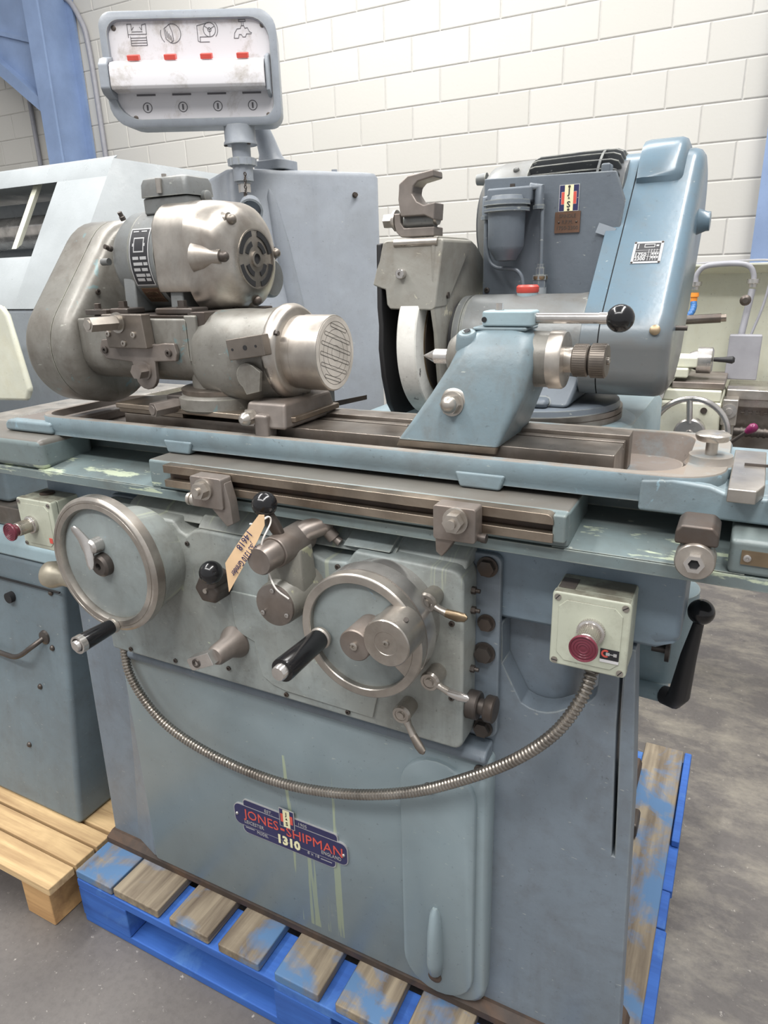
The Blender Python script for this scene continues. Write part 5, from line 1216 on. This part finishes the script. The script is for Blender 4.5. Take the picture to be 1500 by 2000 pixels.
# dresser clamp on top of the guard
cl = G()
y0, y1 = 1.125, 1.165
cl.prism([(-0.485, 1.4525), (-0.545, 1.4525), (-0.554, 1.461), (-0.558, 1.474), (-0.558, 1.49), (-0.546, 1.49), (-0.545, 1.475), (-0.539, 1.467), (-0.485, 1.467)], 'y', y0, y1)
CLp = cl.done('clamp_foot', 'rusty', HD, .002)
g = G(); g.prism([(-0.542, 1.484), (-0.499, 1.484), (-0.482, 1.476), (-0.48, 1.503), (-0.5, 1.500), (-0.512, 1.506), (-0.52, 1.518), (-0.518, 1.528), (-0.51, 1.535), (-0.482, 1.540), (-0.483, 1.551), (-0.528, 1.545), (-0.544, 1.534), (-0.546, 1.51)], 'y', 1.118, 1.158); g.done('clamp_jaw', 'rusty', HD, .0025)
G().cyl((-0.542, 1.14, 1.478), (-0.488, 1.14, 1.478), .0125).done('clamp_pin', 'motor', HD)
g = G(); g.cyl((-0.492, 1.14, 1.482), (-0.483, 1.14, 1.482), .0125, n=20); g.done('pin_head', 'steel', HD)
g = G(); g.lathe((-0.558, 1.14, 1.480), (-1, 0, 0), [(0, .017), (.004, .017), (.005, .013), (.008, .013)], 24); g.cyl((-0.566, 1.14, 1.480), (-0.581, 1.14, 1.480), .012, n=6); g.done('clamp_bolt', 'steel', HD)
# panel with oil filter and plates
g = G(); g.prism([(-.458, 1.352), (-.222, 1.352), (-.222, 1.43), (-.213, 1.50), (-.231, 1.545), (-.44, 1.5495), (-.458, 1.5495)], 'y', 1.29, 1.298); PN = g.done('motor_panel', 'panel_grey', HD, .002)
g = G(); g.prism([(1.297, 1.352), (1.37, 1.352), (1.37, 1.53), (1.297, 1.548)], 'x', -.459, -.452); g.done('panel_side', 'panel_grey', HD, .002)
G().screw((-.449, 1.29, 1.361), (0, -1, 0), .005).done('screw', 'iron', PN)
g = G(); g.prism(rrect(-.442, -.362, 1.505, 1.530, .004), 'y', 1.258, 1.2895); OF = g.done('oil_filter', 'panel_grey', HD, .004)
g = G(); g.lathe((-.402, 1.25, 1.512), (0, 0, -1), [(-.004, .02), (-.004, .026), (.004, .030), (.004, .040), (.012, .041), (.012, .036), (.016, .036), (.016, .040), (.022, .040), (.022, .033)], 12); g.done('filter_cap', 'panel_grey', OF)
g = G(); g.lathe((-.402, 1.25, 1.49), (0, 0, -1), [(0, .032), (.055, .031), (.062, .028), (.068, .024), (.078, .018), (.080, .008)], 36); g.done('filter_bowl', 'panel_grey', OF)
g = G(); g.prism([(-.428, 1.434), (-.419, 1.438), (-.414, 1.455), (-.420, 1.462), (-.430, 1.458)], 'y', 1.216, 1.2195); m_ = g
m_.bm.free()
for x, z, ro in ((-.446, 1.515, 0), (-.352, 1.527, 0)):
    g = G(); g.tube([(x+.016*(1 if x < -.4 else -1), 1.272, z), (x, 1.272, z), (x, 1.272, z-.03)], .0085, 12); g.cyl((x, 1.272, z-.028), (x, 1.272, z-.034), .0105, n=6); g.done('pipe_elbow', 'panel_grey', OF)
G().bolt((-.40, 1.272, 1.53), (0, 0, 1), .0045, .006).done('bleed_screw', 'iron', OF)
g = G(); g.tube(spline([(-.446, 1.272, 1.485), (-.446, 1.272, 1.46), (-.444, 1.272, 1.43), (-.436, 1.27, 1.41), (-.42, 1.262, 1.40), (-.40, 1.26, 1.398), (-.385, 1.26, 1.395), (-.375, 1.26, 1.384), (-.371, 1.26, 1.365), (-.371, 1.26, 1.352)], 6), .0035, 10); g.done('oil_pipe', 'panel_grey', OF)
g = G(); g.cyl((-.346, 1.272, 1.50), (-.343, 1.268, 1.40), .0035, n=10); g.done('oil_pipe', 'panel_grey', OF)
g = G(); g.lathe((-.343, 1.266, 1.404), (0, 0, -1), [(0, .006), (.006, .006), (.006, .008), (.018, .008), (.018, .013), (.026, .0135), (.026, .012), (.04, .012)], 6); g.done('sight_fitting', 'panel_grey', OF)
g = G(); g.lathe((-.343, 1.266, 1.384), (0, 0, -1), [(0, .0125), (.004, .0128), (.006, .012)], 18); g.done('brass_nut', 'brass', OF)
G().lathe((-.371, 1.26, 1.366), (0, 0, -1), [(0, .005), (.004, .007), (.02, .007)], 6).done('pipe_union', 'panel_grey', OF)
G().cyl((-.343, 1.266, 1.365), (-.343, 1.266, 1.350), .0115).done('sight_glass', 'glassy', OF)
g = G(); g.lathe((-.350, 1.215, 1.352), (0, 0, 1), [(0, .018), (.006, .018)], 20); g.done('filler_neck', 'pale_blue', HD)
g = G(); g.lathe((-.350, 1.215, 1.358), (0, 0, 1), [(0, .0175), (.002, .019), (.010, .019), (.013, .016)], 28); g.done('red_filler_cap', 'red', HD)
# maker badge and speed plate on the panel
def slab(par, nm, mat, x0, x1, z0, z1, y0, y1, r=.0005): return G().prism(rrect(x0, x1, z0, z1, r), 'y', y0, y1).done(nm, mat, par)
BD = slab(PN, 'maker_badge', 'silver_print', -.3225, -.2885, 1.4875, 1.5295, 1.2885, 1.290)
slab(BD, 'badge_field', 'navy', -.3215, -.2895, 1.4885, 1.5285, 1.2882, 1.2886)
slab(BD, 'badge_cross', 'silver_print', -.3185, -.2925, 1.4985, 1.5185, 1.2880, 1.2883); slab(BD, 'badge_cross', 'red_print', -.3180, -.2930, 1.4990, 1.5180, 1.2878, 1.2881)
slab(BD, 'badge_rule', 'silver_print', -.3215, -.2895, 1.5078, 1.5086, 1.2880, 1.2884)
slab(BD, 'badge_stripe', 'cream_print', -.3130, -.2980, 1.4880, 1.5290, 1.2876, 1.2880)
text('J', .0135, front(-.3055, 1.2874, 1.5185), 'black_print', BD, bold=.0003); text('&', .0055, front(-.3055, 1.2874, 1.5085), 'black_print', BD); text('S', .0135, front(-.3055, 1.2874, 1.498), 'black_print', BD, bold=.0003)
for z in (1.5265, 1.4905): G().sphere((-.3055, 1.2876, z), .0022, 10).done('rivet', 'iron', BD)
SP = slab(PN, 'speed_plate', 'copper_plate', -.3275, -.2845, 1.4535, 1.4872, 1.2870, 1.290)
text('SPINDLE', .0085, front(-.306, 1.2868, 1.480), 'iron', SP, width=.028); text('R.P.M.', .0085, front(-.306, 1.2868, 1.4705), 'iron', SP, width=.018); text('1750-2300', .0085, front(-.306, 1.2868, 1.461), 'iron', SP, width=.036)
for x in (-.3205, -.2905): G().sphere((x, 1.2868, 1.4705), .0018, 10).done('rivet', 'iron', SP)
# finned motor
my2, mz2 = 1.44, 1.478
MT = G().lathe((-.50, my2, mz2), (1, 0, 0), [(0, .05), (.004, .085), (.02, .098), (.05, .102), (.052, .10), (.27, .10), (.275, .08)], 56).done('motor', 'black_motor', HD)
g = G(); g.lathe((-.488, my2, mz2), (1, 0, 0), [(0, .098), (.008, .106), (.03, .112), (.088, .114), (.090, .104)], 64); g.done('motor_hood', 'motor', MT)
G().lathe((-.515, my2-.03, mz2+.085), (1, 0, 0), [(0, .01), (.02, .012)], 16).done('hood_boss', 'motor', MT)
G().sphere((-.425, my2-.068, mz2+.091), .006, 12).done('hood_screw', 'motor', MT)
for k in range(12):
    a = R(35+k*11.5)
    cy, sy = math.cos(a), math.sin(a); g = G(); L = []
    for x, ro in ((-.405, .112), (-.39, .117), (-.30, .119), (-.255, .1185), (-.243, .114), (-.238, .104)):
        n = Vector((0, cy, sy)); t = Vector((0, -sy, cy)); c_ = Vector((x, my2, mz2))
        L.append([c_+n*.097-t*.003, c_+n*.097+t*.003, c_+n*ro+t*.0016, c_+n*(ro+.001), c_+n*ro-t*.0016])
    g.loft(L); g.done('cooling_fin', 'black_motor', MT)
g = G(); g.ring((-.275, my2, mz2), (1, 0, 0), .1195, .10, 0, .004, 56); g.done('fin_web', 'black_motor', MT)
g = G(); g.box(-.26, -.245, 1.31, 1.34, 1.535, 1.56); g.done('motor_lug', 'panel_grey', MT, .003)
# belt guard
b0, q0, b1, q1 = (1.222, 1.270), .092, (1.462, 1.497), .092
def belt(k=0, drop=0):
    d = Vector((b1[0]-b0[0], b1[1]-b0[1])); base = math.degrees(math.atan2(d.y, d.x))
    lo_ = [(b0[0]+.07, b0[1]-q0+.018-k), (b0[0]-.02, b0[1]-q0+.016-k)] + arc(b0[0]-q0+.055-.0, b0[1]-q0+.055+.01, .05+k, 235, 180, 6) + [(b0[0]-q0-k+.004, b0[1]+.005)]
    c2 = arc(b0[0]-.015, b0[1]+.005, .074+k, 176, base+90, 6)
    top = arc(b1[0], b1[1], q1+k, base+90, base-90, 22)
    return lo_+c2+top+[(b0[0]+.12, b0[1]-.02)]
e2 = lambda k, x: [Vector((x, a, b)) for a, b in belt(k)]
g = G(); g.loft([e2(-.004, -.242), e2(0, -.240), e2(0, -.2135)]); g.done('guard_back', 'guard_blue', HD)
G().loft([e2(-.003, -.2140), e2(-.003, -.2110)]).done('guard_seam', 'dark', HD)
g = G(); g.loft([e2(0, -.2115), e2(0, -.128), e2(-.004, -.117), e2(-.013, -.110), e2(-.03, -.107)]); BC = g.done('belt_cover', 'guard_blue', HD, ang=55)
# raised shoulder over the motor pulley
def dome(k, x):
    return [Vector((x, a, b)) for a, b in arc(b1[0]-.005, b1[1]+.005, .100+k, 160, 30, 18)+[(1.50, 1.50), (1.40, 1.47)]]
g = G(); g.loft([dome(-.004, -.2105), dome(.004, -.209), dome(.006, -.20), dome(.006, -.150), dome(.002, -.141), dome(-.008, -.136)]); g.done('cover_shoulder', 'guard_blue', BC, ang=55)
g = G(); g.lathe((-.112, 1.40, 1.465), (1, 0, 0), [(0, .024), (.008, .020), (.018, .016), (.024, .0155), (.0245, .013)], 26); g.done('cover_knob', 'guard_blue', BC)
g = G(); g.cyl((-.112, 1.20, 1.303), (-.090, 1.20, 1.303), .004, n=14); g.done('cover_pin', 'iron', BC)
g = G(); g.lathe((-.13, 1.1355, 1.305), (0, -1, .3), [(0, .008), (.0012, .006)], 14); g.done('paint_chip', 'brass', BC)
# speed chart on the sloping front
d = Vector((0, b1[0]-b0[0], b1[1]-b0[1])).normalized(); nrm = Vector((0, -d.z, d.y))
base_p = Vector((-.1655, 0, 0))+Vector((0, b0[0]-.015, b0[1]+.005))*1.0+nrm*.074
def chart(u, v, lift):
    return base_p + Vector((1, 0, 0))*u + d*v + nrm*lift
bb = Vector((0, b1[0], b1[1]))+nrm*q1; aa = Vector((0, b0[0]-.015, b0[1]+.005))+nrm*.074
d = (bb-aa).normalized(); nrm = Vector((0, -d.z, d.y))
cc = aa.lerp(bb, .37)
CMx = Matrix(((1, 0, 0, -.1655), (0, d.y, nrm.y, cc.y), (0, d.z, nrm.z, cc.z), (0, 0, 0, 1)))
def cs(nm, mat, u0, u1, v0, v1, w0, w1, par): 
    g = G(); g.box(u0, u1, v0, v1, w0, w1, CMx); return g.done(nm, mat, par)
SCH = cs('speed_chart', 'silver_print', -.0225, .0225, -.0235, .0235, -.001, .0012, HD)
cs('chart_field', 'black_print', -.0185, .0185, -.0195, .0195, .001, .0015, SCH)
text('1750', .0105, CMx @ Matrix.Translation((-.0095, -.006, .0016)), 'silver_print', SCH, width=.0165, bold=.0003); text('2300', .0105, CMx @ Matrix.Translation((-.0095, -.0148, .0016)), 'silver_print', SCH, width=.0165, bold=.0003)
for u in (.002, .006, .010, .014): cs('chart_rule', 'silver_print', u, u+.0006, -.0185, .006, .0014, .0018, SCH)
for v in (-.010, -.001, .0035): cs('chart_rule', 'silver_print', -.018, .018, v, v+.0006, .0014, .0018, SCH)
for v in (-.014, -.006): 
    for u in (.0075, .0115, .0155): cs('chart_print', 'silver_print', u, u+.002, v, v+.004, .0014, .0017, SCH)
cs('chart_print', 'silver_print', -.006, .010, .010, .0175, .0014, .0017, SCH); cs('chart_print', 'black_print', -.005, .009, .0115, .016, .0016, .0019, SCH); cs('chart_print', 'silver_print', -.016, -.0145, .008, .018, .0014, .0017, SCH); cs('chart_print', 'silver_print', .012, .016, .012, .0155, .0014, .0017, SCH)
for u in (-.0205, .0205):
    for v in (-.0215, .0215): G().sphere(CMx @ Vector((u, v, .001)), .002, 10).done('rivet', 'iron', SCH)
g = G(); m = Matrix.Translation((-.243, 1.285, 1.455)) @ Matrix.Rotation(R(20), 4, 'Y'); g.box(-.012, .018, -.0005, .0005, -.008, .008, m); g.done('adhesive_tape', 'tape', HD)
